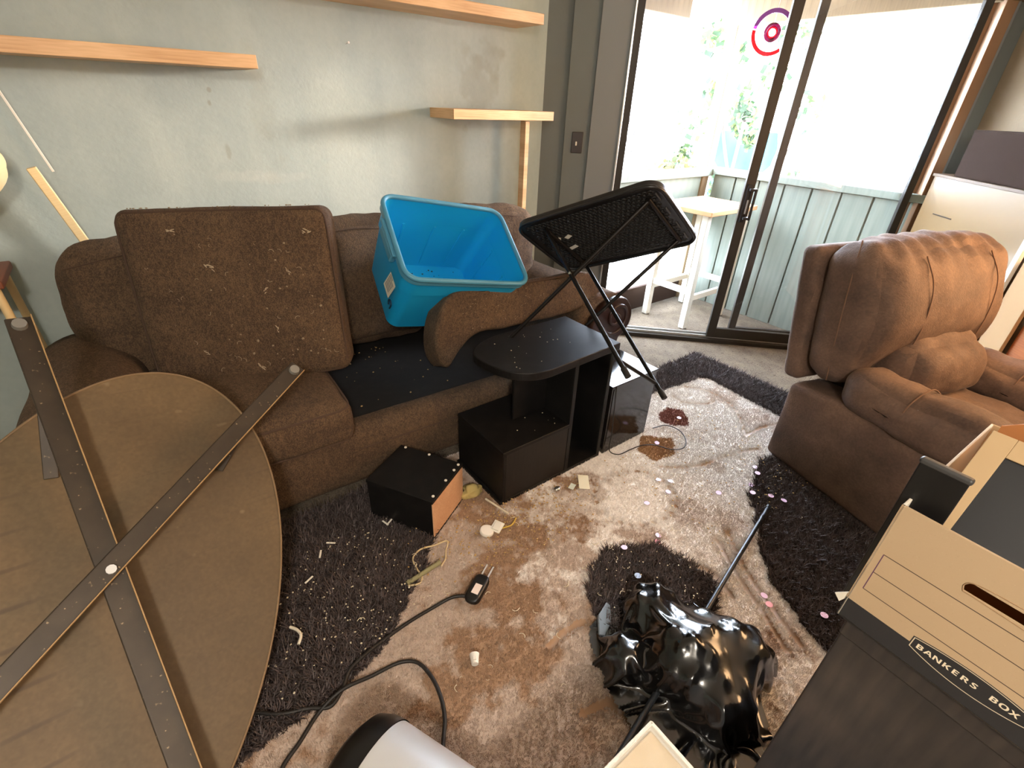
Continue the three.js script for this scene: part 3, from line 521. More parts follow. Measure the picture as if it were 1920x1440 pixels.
// ------------------------------------------------------------------ archive box on a dark cabinet, close to the camera
{
  const C = thing('wooden_cabinet', 'dark woodgrain cabinet under the cream archive box', 'cabinet', [0.752, 0, -0.04], -0.05);
  part('body', bxAt(0.42, 0.8, 0.46, 0.215, 0.4, 0.23, 0.004), M.darkgrain, C);
  part('top', bxAt(0.425, 0.04, 0.465, 0.213, 0.82, 0.231, 0.004), M.darkgrain, C);
  const B = thing('archive_box', 'cream cardboard archive box lettered BANKERS BOX on a black band', 'box', [0.746, 0.841, -0.056], -X / 2 - 0.05);
  // local x runs along the lettered face, local z points out of it
  const W = 0.315, H = 0.243, D = 0.38, cv = document.createElement('canvas'); cv.width = 1260; cv.height = 972;
  const g = cv.getContext('2d'), S = 4000;
  g.fillStyle = '#b69c7c'; g.fillRect(0, 0, 1260, 972);
  for (let i = 0; i < 2600; i++) { g.fillStyle = `rgba(${rnd() > 0.5 ? '120,95,65' : '235,215,185'},${0.05 + rnd() * 0.08})`; g.fillRect(rnd() * 1260, rnd() * 972, 1 + rnd() * 5, 1 + rnd() * 3); }
  const Y = v => -v * S, ln = (a, b, c, d) => { g.beginPath(); g.moveTo(a * S, Y(b)); g.lineTo(c * S, Y(d)); g.stroke(); };
  g.strokeStyle = '#3a2a20'; g.lineWidth = 5; ln(0.012, -0.09, 0.303, -0.09); ln(0.012, -0.128, 0.303, -0.128); ln(0.012, -0.166, 0.303, -0.166); g.strokeStyle = '#54304e'; ln(0.012, -0.09, 0.012, -0.166);
  g.fillStyle = '#232122'; g.fillRect(0, Y(-0.2), 1260, 300);
  const plaque = (o) => { g.beginPath(); g.moveTo((0.089 + o) * S, Y(-0.186 - o)); g.quadraticCurveTo(0.1575 * S, Y(-0.171 - o), (0.226 - o) * S, Y(-0.186 - o)); g.lineTo((0.226 - o) * S, Y(-0.209 + o)); g.quadraticCurveTo(0.1575 * S, Y(-0.232 + o), (0.089 + o) * S, Y(-0.209 + o)); g.closePath(); };
  plaque(0); g.fill(); plaque(0.0022); g.strokeStyle = '#d8c8ac'; g.lineWidth = 5; g.stroke();
  g.fillStyle = '#e6d8be'; g.font = 'bold 56px sans-serif'; g.textBaseline = 'middle';
  const word = 'BANKERS BOX'; let cx = 0.096 * S; const adv = (0.117 * S) / word.length;
  for (const ch of word) { g.save(); g.translate(cx + adv / 2, Y(-0.1985)); g.scale(1.1, 0.88); g.textAlign = 'center'; g.fillText(ch, 0, 0); g.restore(); cx += adv; }
  const ft = new THREE.CanvasTexture(cv); ft.colorSpace = THREE.SRGBColorSpace; ft.anisotropy = 8;
  const hole = [[0.1, H - 0.072], [0.215, H - 0.072], [0.218, H - 0.063], [0.213, H - 0.054], [0.102, H - 0.054], [0.097, H - 0.063]];
  const s = new THREE.Shape([[0, 0], [W, 0], [W, H], [0, H]].map(q => new THREE.Vector2(...q))); s.holes.push(new THREE.Path(hole.map(q => new THREE.Vector2(...q))));
  const fg = new THREE.ExtrudeGeometry(s, { depth: 0.004, bevelEnabled: false }); const fp = fg.attributes.position, fu = fg.attributes.uv; for (let i = 0; i < fp.count; i++) fu.setXY(i, fp.getX(i) / W, fp.getY(i) / H);
  part('front_panel', fg, std({ map: ft, roughness: 0.8 }), B, [0, 0, -0.004]);
  part('hand_hole_edge', tube([...hole, hole[0]].map(([x, y]) => [x, y, 0]), 0.0009, 60, 5), std({ color: 0x9a7c5c, roughness: 0.9 }), B);
  const cm = std({ color: 0xb89c76, roughness: 0.85 }), wm = std({ color: 0xe4dccd, roughness: 0.8 });
  part('side_panel', bxAt(0.004, H, D, 0.002, H / 2, -D / 2, 0.001), wm, B); part('side_panel', bxAt(0.004, H, D, W - 0.002, H / 2, -D / 2, 0.001), cm, B);
  part('back_panel', bxAt(W, H, 0.004, W / 2, H / 2, -D, 0.001), cm, B); part('bottom_panel', bxAt(W, 0.004, D, W / 2, 0.002, -D / 2, 0.001), cm, B);
  part('torn_flap', extr([[0, 0.0], [-0.006, -0.016], [-0.016, -0.006], [0.0, 0.014]], 0.002, 0).translate(0.001, 0.04, -0.003), wm, B);
  // what sits in it
  const Fr = thing('framed_panel', 'white bordered black panel standing in the archive box', 'frame', [0.79, 1.005, -0.03], -X / 2 - 0.05);
  const t = new THREE.Group(); t.name = 'panel'; Fr.add(t); t.rotation.x = -0.66;
  part('backing', bxAt(0.28, 0.2, 0.006, 0.14, 0.1, -0.004, 0.001), std({ color: 0x17181b, roughness: 0.45 }), t);
  for (const [w, h, x, y] of [[0.028, 0.2, 0.014, 0.1], [0.028, 0.2, 0.266, 0.1], [0.224, 0.03, 0.14, 0.185], [0.224, 0.012, 0.14, 0.006]]) part('border', bxAt(w, h, 0.004, x, y, 0.002, 0.001), cm, t);
  const Bi = thing('black_binder', 'black binder poking out of the archive box corner', 'binder', [0.765, 0.86, -0.05], -X / 2 - 0.05);
  part('cover', bxAt(0.056, 0.285, 0.006, 0.012, 0.1425, -0.01, 0.002), M.plastic, Bi); part('spine', bxAt(0.06, 0.01, 0.012, 0.012, 0.285, -0.012, 0.004), std({ color: 0x3b3a3a, roughness: 0.4 }), Bi);
  const cf = thing('cardboard_flap', 'torn brown cardboard sheet behind the white bordered panel', 'cardboard', [0.95, 0.86, -0.02], -X / 2 - 0.05);
  part('sheet', extr([[0, 0], [0.26, 0], [0.26, 0.34], [0.14, 0.355], [0.05, 0.33], [0.02, 0.315], [0, 0.3]], 0.004, 0), M.card, cf);
}
// ------------------------------------------------------------------ right side: cabinet carcass, dark box, boards
{
  const ry = -X * 0.75, O = [4.17, 0, -0.92];
  const c = thing('cabinet_carcass', 'tall cream cabinet panel along the right wall behind the recliner', 'cabinet', O, ry);
  part('front_panel', bxAt(0.84, 1.25, 0.016, 0.53, 0.63, 0.172, 0.002), M.melamine, c);
  part('side_panel', bxAt(0.016, 1.25, 0.16, 0.114, 0.63, 0.085, 0.002), M.melamine, c);
  part('top_panel', bxAt(0.86, 0.016, 0.19, 0.53, 1.263, 0.095, 0.002), std({ color: 0x6b5640, roughness: 0.6 }), c);
  part('slot', bxAt(0.17, 0.006, 0.004, 0.33, 1.06, 0.181, 0.001), std({ color: 0x3a2c20, roughness: 0.8 }), c);
  part('edge_strip', bxAt(0.03, 1.25, 0.02, 0.965, 0.63, 0.174, 0.002), M.white, c);
  const d = thing('dark_shelf_box', 'dark brown box on top of the cream cabinet panel', 'box', O, ry);
  part('front', bxAt(0.8, 0.23, 0.012, 0.66, 1.388, 0.166, 0.002), M.umber, d);
  part('side', bxAt(0.012, 0.23, 0.16, 0.262, 1.388, 0.085, 0.002), M.white, d);
  part('top', bxAt(0.8, 0.01, 0.17, 0.66, 1.505, 0.088, 0.002), M.umber, d);
  one('wide_board', bx(0.14, 0.98, 0.018, 0.002), std({ color: 0xbf9a6c, roughness: 0.6 }), 'tan board standing beside the cream cabinet panel at the right edge', 'board', [O[0] - 0.7071 * 1.07 - 0.7071 * 0.16, 0.49, O[2] + 0.7071 * 1.07 - 0.7071 * 0.16], [0, ry, 0]);
  one('wide_board', bx(0.3, 0.98, 0.018, 0.002), std({ map: oak, color: 0xd79a5c, roughness: 0.55 }), 'orange wooden board at the right edge behind the recliner arm', 'board', [O[0] - 0.7071 * 1.3 - 0.7071 * 0.13, 0.49, O[2] + 0.7071 * 1.3 - 0.7071 * 0.13], [0, ry, 0]);
}
// ------------------------------------------------------------------ shag rug
const inPoly = (p, x, z) => { let c = false; for (let i = 0, j = p.length - 1; i < p.length; j = i++) { const [a, b] = p[i], [d, e] = p[j]; if ((b > z) !== (e > z) && x < (d - a) * (z - b) / (e - b) + a) c = !c; } return c; };
const D1 = [[0.9, -1.7], [0.74, -1.45], [0.60, -1.23], [0.54, -1.19], [0.51, -1.14], [0.42, -1.07], [0.35, -1.01], [0.28, -0.95], [0.21, -0.92], [0.14, -0.91], [0.10, -0.90], [0.03, -0.88], [-0.12, -0.88], [-0.25, -0.86], [-0.7, -0.8], [-0.7, -1.7]];
const D2 = [[1.26, -0.74], [1.34, -0.67], [1.36, -0.56], [1.36, -0.45], [1.29, -0.39], [1.16, -0.36], [1.01, -0.37], [0.90, -0.47], [0.89, -0.50], [0.90, -0.64], [0.95, -0.71], [1.03, -0.77], [1.14, -0.80]];
const D3 = [[2.34, -0.70], [2.25, -0.73], [2.13, -0.71], [1.93, -0.63], [1.86, -0.57], [1.72, -0.47], [1.64, -0.42], [1.53, -0.30], [1.49, -0.20], [1.44, -0.10], [1.41, 0.02], [1.3, 0.5], [2.4, 0.5]];
const D4 = [[3.0, -1.67], [2.1, -1.67], [2.2, -1.5], [2.29, -1.48], [2.56, -1.44], [2.72, -1.43], [2.75, -1.38], [2.74, -1.23], [2.72, -1.07], [2.71, -0.90], [2.7, 0.5], [3.0, 0.5]];
const ST = [[2.12, -1.31], [2.23, -1.32], [2.27, -1.26], [2.23, -1.17], [2.15, -1.14], [2.10, -1.18], [2.07, -1.25]];
const DT = [[1.87, -1.23], [1.99, -1.12], [1.90, -1.02], [1.76, -1.04], [1.75, -1.15]];
const GR = [[[1.32, -1.05], [1.43, -1.10], [1.55, -1.09], [1.66, -1.01], [1.67, -0.90], [1.61, -0.80], [1.48, -0.77], [1.34, -0.82], [1.29, -0.92], [1.32, -1.05]], [[2.53, -1.42], [2.60, -1.32], [2.60, -1.17], [2.50, -1.02], [2.38, -0.92]], [[2.37, -1.39], [2.36, -1.31], [2.46, -1.22], [2.53, -1.21]], [[2.35, -0.90], [2.51, -0.89], [2.63, -0.85]], [[1.36, -0.56], [1.40, -0.49], [1.37, -0.38]], [[1.64, -0.57], [1.51, -0.40], [1.44, -0.26], [1.39, -0.14]], [[1.56, -0.56], [1.48, -0.44], [1.41, -0.30], [1.33, -0.16]], [[0.70, -0.63], [0.77, -0.64], [0.85, -0.63]], [[0.65, -0.42], [0.73, -0.40], [0.81, -0.36], [0.87, -0.35]], [[0.73, -0.40], [0.75, -0.31], [0.76, -0.26]], [[1.75, -1.0], [1.9, -0.9], [2.1, -0.86], [2.3, -0.8]]].map(q => new THREE.SplineCurve(q.map(v => new THREE.Vector2(...v))).getPoints(24));
const wob = (x, z) => [x + 0.014 * P3.noise(x * 14, 1, z * 14) + 0.01 * P3.noise(x * 50, 5, z * 50), z + 0.014 * P3.noise(x * 14, 9, z * 14) + 0.01 * P3.noise(x * 50, 7, z * 50)];
function rugKind(x, z) { const [a, b] = wob(x, z); if (inPoly(D1, a, b) || inPoly(D2, a, b) || inPoly(D3, a, b) || inPoly(D4, a, b)) return 1; if (inPoly(ST, a, b)) return 2; if (inPoly(DT, a, b)) return 3; return 0; }
function groove(x, z) { let d = 1; for (const g of GR) for (const p of g) { const e = (p.x - x) ** 2 + (p.y - z) ** 2; if (e < d) d = e; } return Math.sqrt(d); }
// spills and trodden soil, plus left-side browning that paints in weaker light
const SPILL = [[0.68, -0.93, 0.12], [0.75, -0.97, 0.1], [0.72, -0.83, 0.1], [0.5, -0.72, 0.13], [0.6, -0.66, 0.12], [0.95, -1.1, 0.16], [1.15, -1.02, 0.14], [1.3, -1.12, 0.13], [0.35, -0.68, 0.1], [1.6, -0.72, 0.1], [1.7, -0.6, 0.08], [2.55, -0.95, 0.12], [2.62, -1.2, 0.1], [1.98, -0.85, 0.06], [0.9, -1.25, 0.15]];
function dirtAndShade(x, z) { let d = 0; for (const [a, b, r] of SPILL) { const e = Math.hypot(x - a, z - b) / r + 0.7 * P3.noise(x * 16, 2, z * 16) + 0.35 * P3.noise(x * 45, 4, z * 45); d = Math.max(d, Math.min(1, (1.05 - e) * 3)); } return Math.max(0, d) * 0.35 + 0.6 * Math.max(0, Math.min(1, (1.25 - x + 0.6 * P3.noise(x * 5, 6, z * 5) + 0.35 * P3.noise(x * 17, 2, z * 17) + 0.3 * P3.noise(x * 60, 1, z * 60)) * 4)) + Math.max(0, P3.noise(x * 3, 8, z * 3) * 0.5 + P3.noise(x * 22, 3, z * 22) * 0.45 - 0.12); }
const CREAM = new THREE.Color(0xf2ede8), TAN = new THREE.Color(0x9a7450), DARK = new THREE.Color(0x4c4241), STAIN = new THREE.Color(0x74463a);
const RX0 = -0.7, RX1 = 3.0, RZ0 = -1.67, RZ1 = 0.5;
{
  const R = thing('shag_rug', 'cream and dark brown shag rug with stains across the floor', 'rug');
  const nx = 300, nz = 176, g = new THREE.PlaneGeometry(RX1 - RX0, RZ1 - RZ0, nx, nz); g.rotateX(-X / 2); g.translate((RX0 + RX1) / 2, 0, (RZ0 + RZ1) / 2);
  const p = g.attributes.position, col = new Float32Array(p.count * 3), c = new THREE.Color();
  for (let i = 0; i < p.count; i++) {
    const x = p.getX(i), z = p.getZ(i), k = rugKind(x, z), gd = groove(x, z), edge = x <= RX0 + 0.001 || x >= RX1 - 0.001 || z <= RZ0 + 0.001 || z >= RZ1 - 0.001;
    p.setY(i, edge ? 0.0 : k === 1 ? 0.012 : 0.014 + 0.004 * P3.noise(x * 40, 0, z * 40) - 0.012 * Math.exp(-((gd / 0.016) ** 2)));
    c.copy(k === 1 ? DARK : k === 2 ? STAIN : k === 3 ? TAN : CREAM); if (k === 0) c.lerp(TAN, Math.min(0.9, dirtAndShade(x, z) + (gd < 0.02 ? 0.5 + 0.6 * P3.noise(x * 12, 5, z * 12) : 0)));
    c.multiplyScalar(k === 1 ? 0.8 : 0.92); col.set([c.r, c.g, c.b], i * 3);
  }
  g.setAttribute('color', new THREE.BufferAttribute(col, 3)); g.computeVertexNormals();
  part('backing', g, std({ vertexColors: true, roughness: 1 }), R);
  const blade = (h, r, lean, yaw) => { const q = new THREE.ConeGeometry(r, h, 3, 2).translate(0, h / 2, 0); const a = q.attributes.position; for (let i = 0; i < a.count; i++) { const y = a.getY(i) / h; a.setX(i, a.getX(i) + lean * y * y); } return q.rotateY(yaw); };
  const tuft = (n, h, r, lean, spread) => { const gs = []; for (let i = 0; i < n; i++) gs.push(blade(h * rr(0.7, 1.15), r, lean * rr(0.4, 1.3), i * 6.283 / n + rr(-0.4, 0.4)).translate(rr(-spread, spread), 0, rr(-spread, spread))); const q = join(...gs); q.computeVertexNormals(); return q; };
  const fill = (name, want, step, geo, mat, base, vary, ybase) => {
    const pts = [];
    for (let x = RX0 + 0.01; x < RX1 - 0.005; x += step) for (let z = RZ0 + 0.008; z < 0.12; z += step) {
      const a = x + rr(-0.5, 0.5) * step, b = z + rr(-0.5, 0.5) * step;
      if (b > 0.06 && a < 0.2) continue;
      if (a > 2.35 && a < 3 && b > -0.7 && (a - 2.35) * 0.29 + 0.75 > -b + 0.0 && b > -0.6 && a > 2.6) continue;
      const k = rugKind(a, b); if (!want(k)) continue;
      const gd = groove(a, b); if (k !== 1 && gd < 0.013) continue;
      pts.push([a, b, k]);
    }
    const im = new THREE.InstancedMesh(geo, mat, pts.length); im.name = name; im.userData.kind = 'stuff';
    const m = new THREE.Matrix4(), q = new THREE.Quaternion(), e = new THREE.Euler();
    pts.forEach(([a, b, k], i) => {
      e.set(rr(-0.25, 0.25), rr(0, 6.28), rr(-0.25, 0.25)); q.setFromEuler(e); const s = rr(0.75, 1.2); m.compose(V(a, ybase, b), q, V(s, s * rr(0.8, 1.15), s)); im.setMatrixAt(i, m);
      c.copy(k === 1 ? DARK : k === 2 ? STAIN : k === 3 ? TAN : CREAM); if (k === 0) c.lerp(TAN, Math.min(0.9, dirtAndShade(a, b))); c.multiplyScalar(1 + rr(-vary, vary)); im.setColorAt(i, c);
    });
    R.add(im); return im;
  };
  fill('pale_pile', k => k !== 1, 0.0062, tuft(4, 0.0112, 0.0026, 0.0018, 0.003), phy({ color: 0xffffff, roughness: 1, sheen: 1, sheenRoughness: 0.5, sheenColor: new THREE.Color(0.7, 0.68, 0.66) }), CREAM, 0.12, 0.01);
  fill('dark_shag', k => k === 1, 0.0122, tuft(6, 0.036, 0.0043, 0.022, 0.006), std({ color: 0xffffff, roughness: 0.6 }), DARK, 0.6, 0.008);
}

// ------------------------------------------------------------------ bin bag, rod, dustpan edge
one('broom_handle', join(rod([1.9, 0.035, -0.532], [0.62, 0.06, -0.275], 0.009, 10), rod([1.905, 0.035, -0.533], [1.89, 0.035, -0.53], 0.011, 10)), std({ color: 0x2b2f34, roughness: 0.3, metalness: 0.4 }), 'thin dark rod lying across the rug under the bin bag', 'rod');
{
  // a thin sheet let fall over a few lumps, so that it creases the way film does
  const N = 104, rest = 0.0078, R0 = 0.37, px = new Float32Array(N * N * 3), pv = new Float32Array(N * N * 3), live = new Uint8Array(N * N);
  for (let j = 0; j < N; j++) for (let i = 0; i < N; i++) {
    const k = j * N + i, x = (i - (N - 1) / 2) * rest, z = (j - (N - 1) / 2) * rest; live[k] = Math.hypot(x, z) < R0 * (1 + 0.08 * Math.sin(3 * Math.atan2(z, x))) ? 1 : 0;
    px.set([x * 0.62, 0.17 + 0.06 * P3.noise(x * 11, 3, z * 11) + 0.03 * P3.noise(x * 26, 7, z * 26), z * 0.7], k * 3);
  }
  pv.set(px);
  const con = [], add = (a, b, l, w) => { if (live[a] && live[b]) con.push(a, b, l, w); };
  for (let j = 0; j < N; j++) for (let i = 0; i < N; i++) {
    const k = j * N + i;
    if (i + 1 < N) add(k, k + 1, rest, 1); if (j + 1 < N) add(k, k + N, rest, 1);
    if (i + 1 < N && j + 1 < N) { add(k, k + N + 1, rest * 1.414, 0.8); add(k + 1, k + N, rest * 1.414, 0.8); }
    if (i + 3 < N) add(k, k + 3, rest * 3, 0.06); if (j + 3 < N) add(k, k + 3 * N, rest * 3, 0.06);
  }
  const lumps = [[0, 0.01, 0.0, 0.13], [0.1, 0.0, -0.14, 0.1], [0.09, 0.03, 0.12, 0.1], [-0.09, -0.01, -0.17, 0.07], [-0.06, 0.01, 0.1, 0.1], [0.14, -0.02, 0.0, 0.08]];
  for (let st = 0; st < 130; st++) {
    for (let k = 0; k < N * N; k++) if (live[k]) for (let c = 0; c < 3; c++) { const q = k * 3 + c, v = (px[q] - pv[q]) * 0.93; pv[q] = px[q]; px[q] += v - (c === 1 ? 0.00035 : 0); }
    for (let it = 0; it < 7; it++) for (let q = 0; q < con.length; q += 4) {
      const a = con[q] * 3, b = con[q + 1] * 3, dx = px[b] - px[a], dy = px[b + 1] - px[a + 1], dz = px[b + 2] - px[a + 2], L = Math.sqrt(dx * dx + dy * dy + dz * dz) + 1e-9, f = (L - con[q + 2]) / L * 0.5 * con[q + 3];
      px[a] += dx * f; px[a + 1] += dy * f; px[a + 2] += dz * f; px[b] -= dx * f; px[b + 1] -= dy * f; px[b + 2] -= dz * f;
    }
    for (let k = 0; k < N * N; k++) if (live[k]) {
      const q = k * 3;
      for (const [x, y, z, r] of lumps) { const dx = px[q] - x, dy = px[q + 1] - y, dz = px[q + 2] - z, L = Math.sqrt(dx * dx + dy * dy + dz * dz); if (L < r * 1.2) { const re = r * (1 + 0.22 * P3.noise(px[q] * 22 + x * 50, px[q + 1] * 22, px[q + 2] * 22)); if (L > re) continue; const f = re / (L + 1e-9); px[q] = x + dx * f; px[q + 1] = y + dy * f; px[q + 2] = z + dz * f; for (let c = 0; c < 3; c++) pv[q + c] += (px[q + c] - pv[q + c]) * 0.6; } }
      if (px[q + 1] < -0.045) { px[q + 1] = -0.045; pv[q] = px[q] - (px[q] - pv[q]) * 0.3; pv[q + 2] = px[q + 2] - (px[q + 2] - pv[q + 2]) * 0.3; }
    }
  }
  const idx = []; for (let j = 0; j < N - 1; j++) for (let i = 0; i < N - 1; i++) { const k = j * N + i; if (live[k] && live[k + 1] && live[k + N] && live[k + N + 1]) idx.push(k, k + N, k + 1, k + 1, k + N, k + N + 1); }
  const bg = new THREE.BufferGeometry(); bg.setAttribute('position', new THREE.BufferAttribute(px, 3)); bg.setIndex(idx); const bn = bg.toNonIndexed(); const bm = mergeVertices(bn, 1e-7); bm.computeVertexNormals();
  const B = thing('bin_bag', 'crumpled shiny black plastic bin bag on the rug', 'bag', [0.985, 0.072, -0.315], 0.35);
  M.bag.side = THREE.DoubleSide; part('bag', bm, M.bag, B);
}
{
  const d = thing('dustpan', 'grey plastic dustpan edge peeping out beside the bin bag', 'dustpan', [0.9, 0.03, -0.59], 0.6);
  part('pan', extr([[-0.06, -0.016], [0.0, -0.03], [0.06, -0.016], [0.065, 0.0], [0.0, 0.02], [-0.065, 0.004]], 0.012, 0.003).rotateX(-1.2), std({ color: 0x78828a, roughness: 0.4 }), d);
}
// ------------------------------------------------------------------ steel canister and white carton at the bottom edge
{
  const ang = Math.atan2(0.42, 0.9), c = thing('steel_canister', 'brushed steel canister with a black end cap lying on the rug', 'canister', [0.075, 0.15, -0.565], ang);
  const L = 0.29, r = 0.14, body = new THREE.CylinderGeometry(r, r, L, 64, 1, false).rotateX(X / 2).translate(0, 0, L / 2);
  part('body', body, M.steel, c);
  const pr = [[0, 0.085], [0.06, 0.084], [0.1, 0.078], [0.128, 0.06], [0.14, 0.03], [0.143, 0.0]].map(q => new THREE.Vector2(...q));
  part('end_cap', new THREE.LatheGeometry(pr, 64).rotateX(-X / 2), M.plastic, c);
  part('foot_ring', new THREE.TorusGeometry(r, 0.008, 8, 60).translate(0, 0, L), M.plastic, c);
}
{
  const c = thing('white_carton', 'white carton with a crinkled plastic film on top, at bottom edge', 'carton', [0.565, 0, -0.206]);
  part('body', bxAt(0.38, 0.44, 0.4, -0.19, 0.22, 0.2, 0.003), M.white, c);
  part('top_panel', bxAt(0.36, 0.006, 0.38, -0.19, 0.443, 0.2, 0.002), M.cream, c);
  const f = new THREE.PlaneGeometry(0.37, 0.39, 50, 50).rotateX(-X / 2), p = f.attributes.position;
  for (let i = 0; i < p.count; i++) { const x = p.getX(i), z = p.getZ(i); p.setY(i, 0.452 + 0.006 * Math.abs(P3.noise(x * 30 + z * 18, z * 6, 2)) + 0.003 * P3.noise(x * 60, 1, z * 60)); }
  f.translate(-0.187, 0, 0.198); f.computeVertexNormals();
  part('plastic_film', f, phy({ color: 0xffffff, transmission: 0.85, thickness: 0, roughness: 0.15, side: THREE.DoubleSide }), c);
  part('edge_fold', join(bxAt(0.385, 0.012, 0.008, -0.19, 0.447, 0.002, 0.002), bxAt(0.008, 0.012, 0.4, 0.0, 0.447, 0.2, 0.002)), M.white, c);
}
// ------------------------------------------------------------------ cords and the adapter
const cordA = [[0.58, 0.03, -0.93], [0.53, 0.03, -0.96], [0.45, 0.022, -0.97], [0.37, 0.022, -0.97], [0.29, 0.028, -0.96], [0.20, 0.04, -0.94], [0.14, 0.04, -0.92], [0.10, 0.034, -0.88], [0.06, 0.03, -0.86], [0.01, 0.03, -0.89], [-0.06, 0.035, -0.92], [-0.12, 0.035, -0.97], [-0.25, 0.035, -1.1]];
const cordB = [[-0.25, 0.03, -0.62], [-0.09, 0.026, -0.79], [-0.04, 0.026, -0.82], [0.03, 0.028, -0.865], [0.10, 0.046, -0.875], [0.19, 0.032, -0.87], [0.28, 0.026, -0.86], [0.32, 0.026, -0.83], [0.335, 0.026, -0.77], [0.33, 0.026, -0.70], [0.31, 0.026, -0.64], [0.27, 0.03, -0.58], [0.24, 0.06, -0.5]];
{
  const a = thing('power_adapter', 'black power adapter with a white label and two prongs on the rug', 'adapter', [0.615, 0.018, -0.935], -1.04);
  part('housing', puff(0.058, 0.034, 0.1, { r: 0.012, bulge: [0, 0, 0.012], wrinkle: 0, seg: 14 }), M.plastic, a, [0, 0.017, 0]);
  part('label', bx(0.026, 0.001, 0.042, 0.0004), std({ color: 0xe6d6cc, roughness: 0.6 }), a, [0.004, 0.0352, 0.012]);
  for (const x of [-0.012, 0.014]) part('prong', bx(0.006, 0.0015, 0.05, 0.0005), M.steel, a, [x, 0.018, -0.085]);
  part('cord', tube(cordA.map(([x, y, z]) => { const v = V(x - 0.615, y - 0.018, z + 0.935); return v.applyAxisAngle(V(0, 1, 0), 1.04); }), 0.006, 160, 8), M.cord, a);
}
one('extension_lead', tube(cordB, 0.006, 160, 8), M.cord, 'black power cord looping over the rug beside the steel canister', 'cord');
one('thin_wire', tube([[1.6, 0.41, -1.235], [1.6, 0.36, -1.232], [1.61, 0.15, -1.225], [1.61, 0.03, -1.215], [1.63, 0.026, -1.18], [1.72, 0.026, -1.17], [1.79, 0.026, -1.16], [1.85, 0.028, -1.12], [1.89, 0.028, -1.05], [1.95, 0.028, -1.02], [2.02, 0.028, -1.05], [2.07, 0.028, -1.13], [2.05, 0.028, -1.2], [1.96, 0.03, -1.225]], 0.0028, 140, 6), M.cord, 'thin black wire trailing from the glossy black box over the rug', 'wire');
one('clear_tubing', tube([[0.42, 0.034, -1.09], [0.46, 0.03, -1.08], [0.48, 0.03, -1.10], [0.48, 0.032, -1.14], [0.49, 0.035, -1.19], [0.53, 0.035, -1.21], [0.59, 0.03, -1.20], [0.64, 0.03, -1.19], [0.61, 0.028, -1.15], [0.59, 0.028, -1.12], [0.56, 0.03, -1.10]], 0.0035, 100, 8), std({ color: 0xc9b58e, roughness: 0.35 }), 'loop of pale plastic tubing on the rug near the drawer box', 'tubing');
one('glass_tube', rod([0.42, 0.036, -1.1], [0.565, 0.034, -1.115], 0.009, 12), phy({ color: 0xb9b58c, roughness: 0.2, transmission: 0.5, thickness: 0 }), 'short pale green tube lying inside the plastic tubing loop', 'tube');

// ------------------------------------------------------------------ litter
const disc = new THREE.CylinderGeometry(0.0125, 0.0125, 0.0012, 18);
const pinkA = std({ color: 0xe8c8e4, roughness: 0.5 }), pinkB = std({ color: 0xf0aab4, roughness: 0.5 }), blueD = std({ color: 0xa9bfe0, roughness: 0.5 });
const DISC = [[1.69, -0.90], [1.65, -0.94], [1.62, -0.86], [1.48, -0.87], [1.37, -0.72], [1.34, -0.70], [1.19, -0.75], [2.18, -1.21], [1.88, -1.13], [2.13, -0.72], [2.07, -0.68], [1.99, -0.66], [1.92, -0.62], [1.97, -0.56], [1.99, -0.51], [1.81, -0.72], [1.46, -0.31], [1.44, -0.28], [1.54, -0.14]];
const WHERE = ['on the right rim of the carved circle', 'just outside the right rim of the carved circle', 'low on the right rim of the carved circle', 'inside the carved circle', 'nearest above the deep pink disc by the dark round patch', '', 'on the upper edge of the dark round patch', 'on the small dark red stain', 'by the thin wire near the black box', 'furthest back at the recliner corner', 'second from the recliner corner', 'on the left edge of the recliner dark patch', 'lowest on the left edge of the recliner dark patch', 'on the dark shag left of the recliner, nearer the rod tip', 'on the dark shag left of the recliner, further from the rod tip', 'alone among crumbs between carved circle and recliner', 'just above the deep pink disc near the archive box', '', 'on the dark shag beside the torn archive box corner'];
DISC.forEach(([x, z], i) => one('confetti_disc', disc, i === 5 || i === 17 ? pinkB : pinkA, i === 5 ? 'deep pink confetti disc between the carved circle and the dark round patch' : i === 17 ? 'deep pink confetti disc near the archive box' : 'lilac confetti disc ' + WHERE[i], 'confetti', [x, rugKind(x, z) === 1 ? 0.044 : 0.024, z], [rr(-0.12, 0.12), 0, rr(-0.12, 0.12)], 'confetti discs on the rug'));
one('confetti_disc', disc, blueD, 'pale blue confetti disc on the dark round patch of the rug', 'confetti', [1.13, 0.044, -0.63]);
one('business_card', bx(0.09, 0.0012, 0.05, 0.0005), std({ color: 0xe2dcc0, roughness: 0.6 }), 'cream card lying on the rug in front of the media stand', 'card', [1.34, 0.028, -1.13], [0.05, 0.9, 0.02]);
one('paper_scrap', bx(0.035, 0.001, 0.025, 0.0004), std({ color: 0xc9d2c4, roughness: 0.7 }), 'small greenish paper scrap half under the cream card', 'paper', [1.275, 0.026, -1.14], [0, 0.4, 0.1]);
one('foil_scrap', new THREE.IcosahedronGeometry(0.018, 1).scale(1, 0.5, 0.8), M.chrome, 'dull foil scrap by the foot of the media stand', 'foil', [1.205, 0.03, -1.165]);
one('bottle_cap', new THREE.LatheGeometry([[0, 0.012], [0.024, 0.012], [0.0285, 0.01], [0.03, 0], [0.028, 0]].map(q => new THREE.Vector2(...q)), 32), M.white, 'round white plastic cap on the rug by the drawer box', 'cap', [0.8, 0.024, -1.145], [0.1, 0, -0.08]);
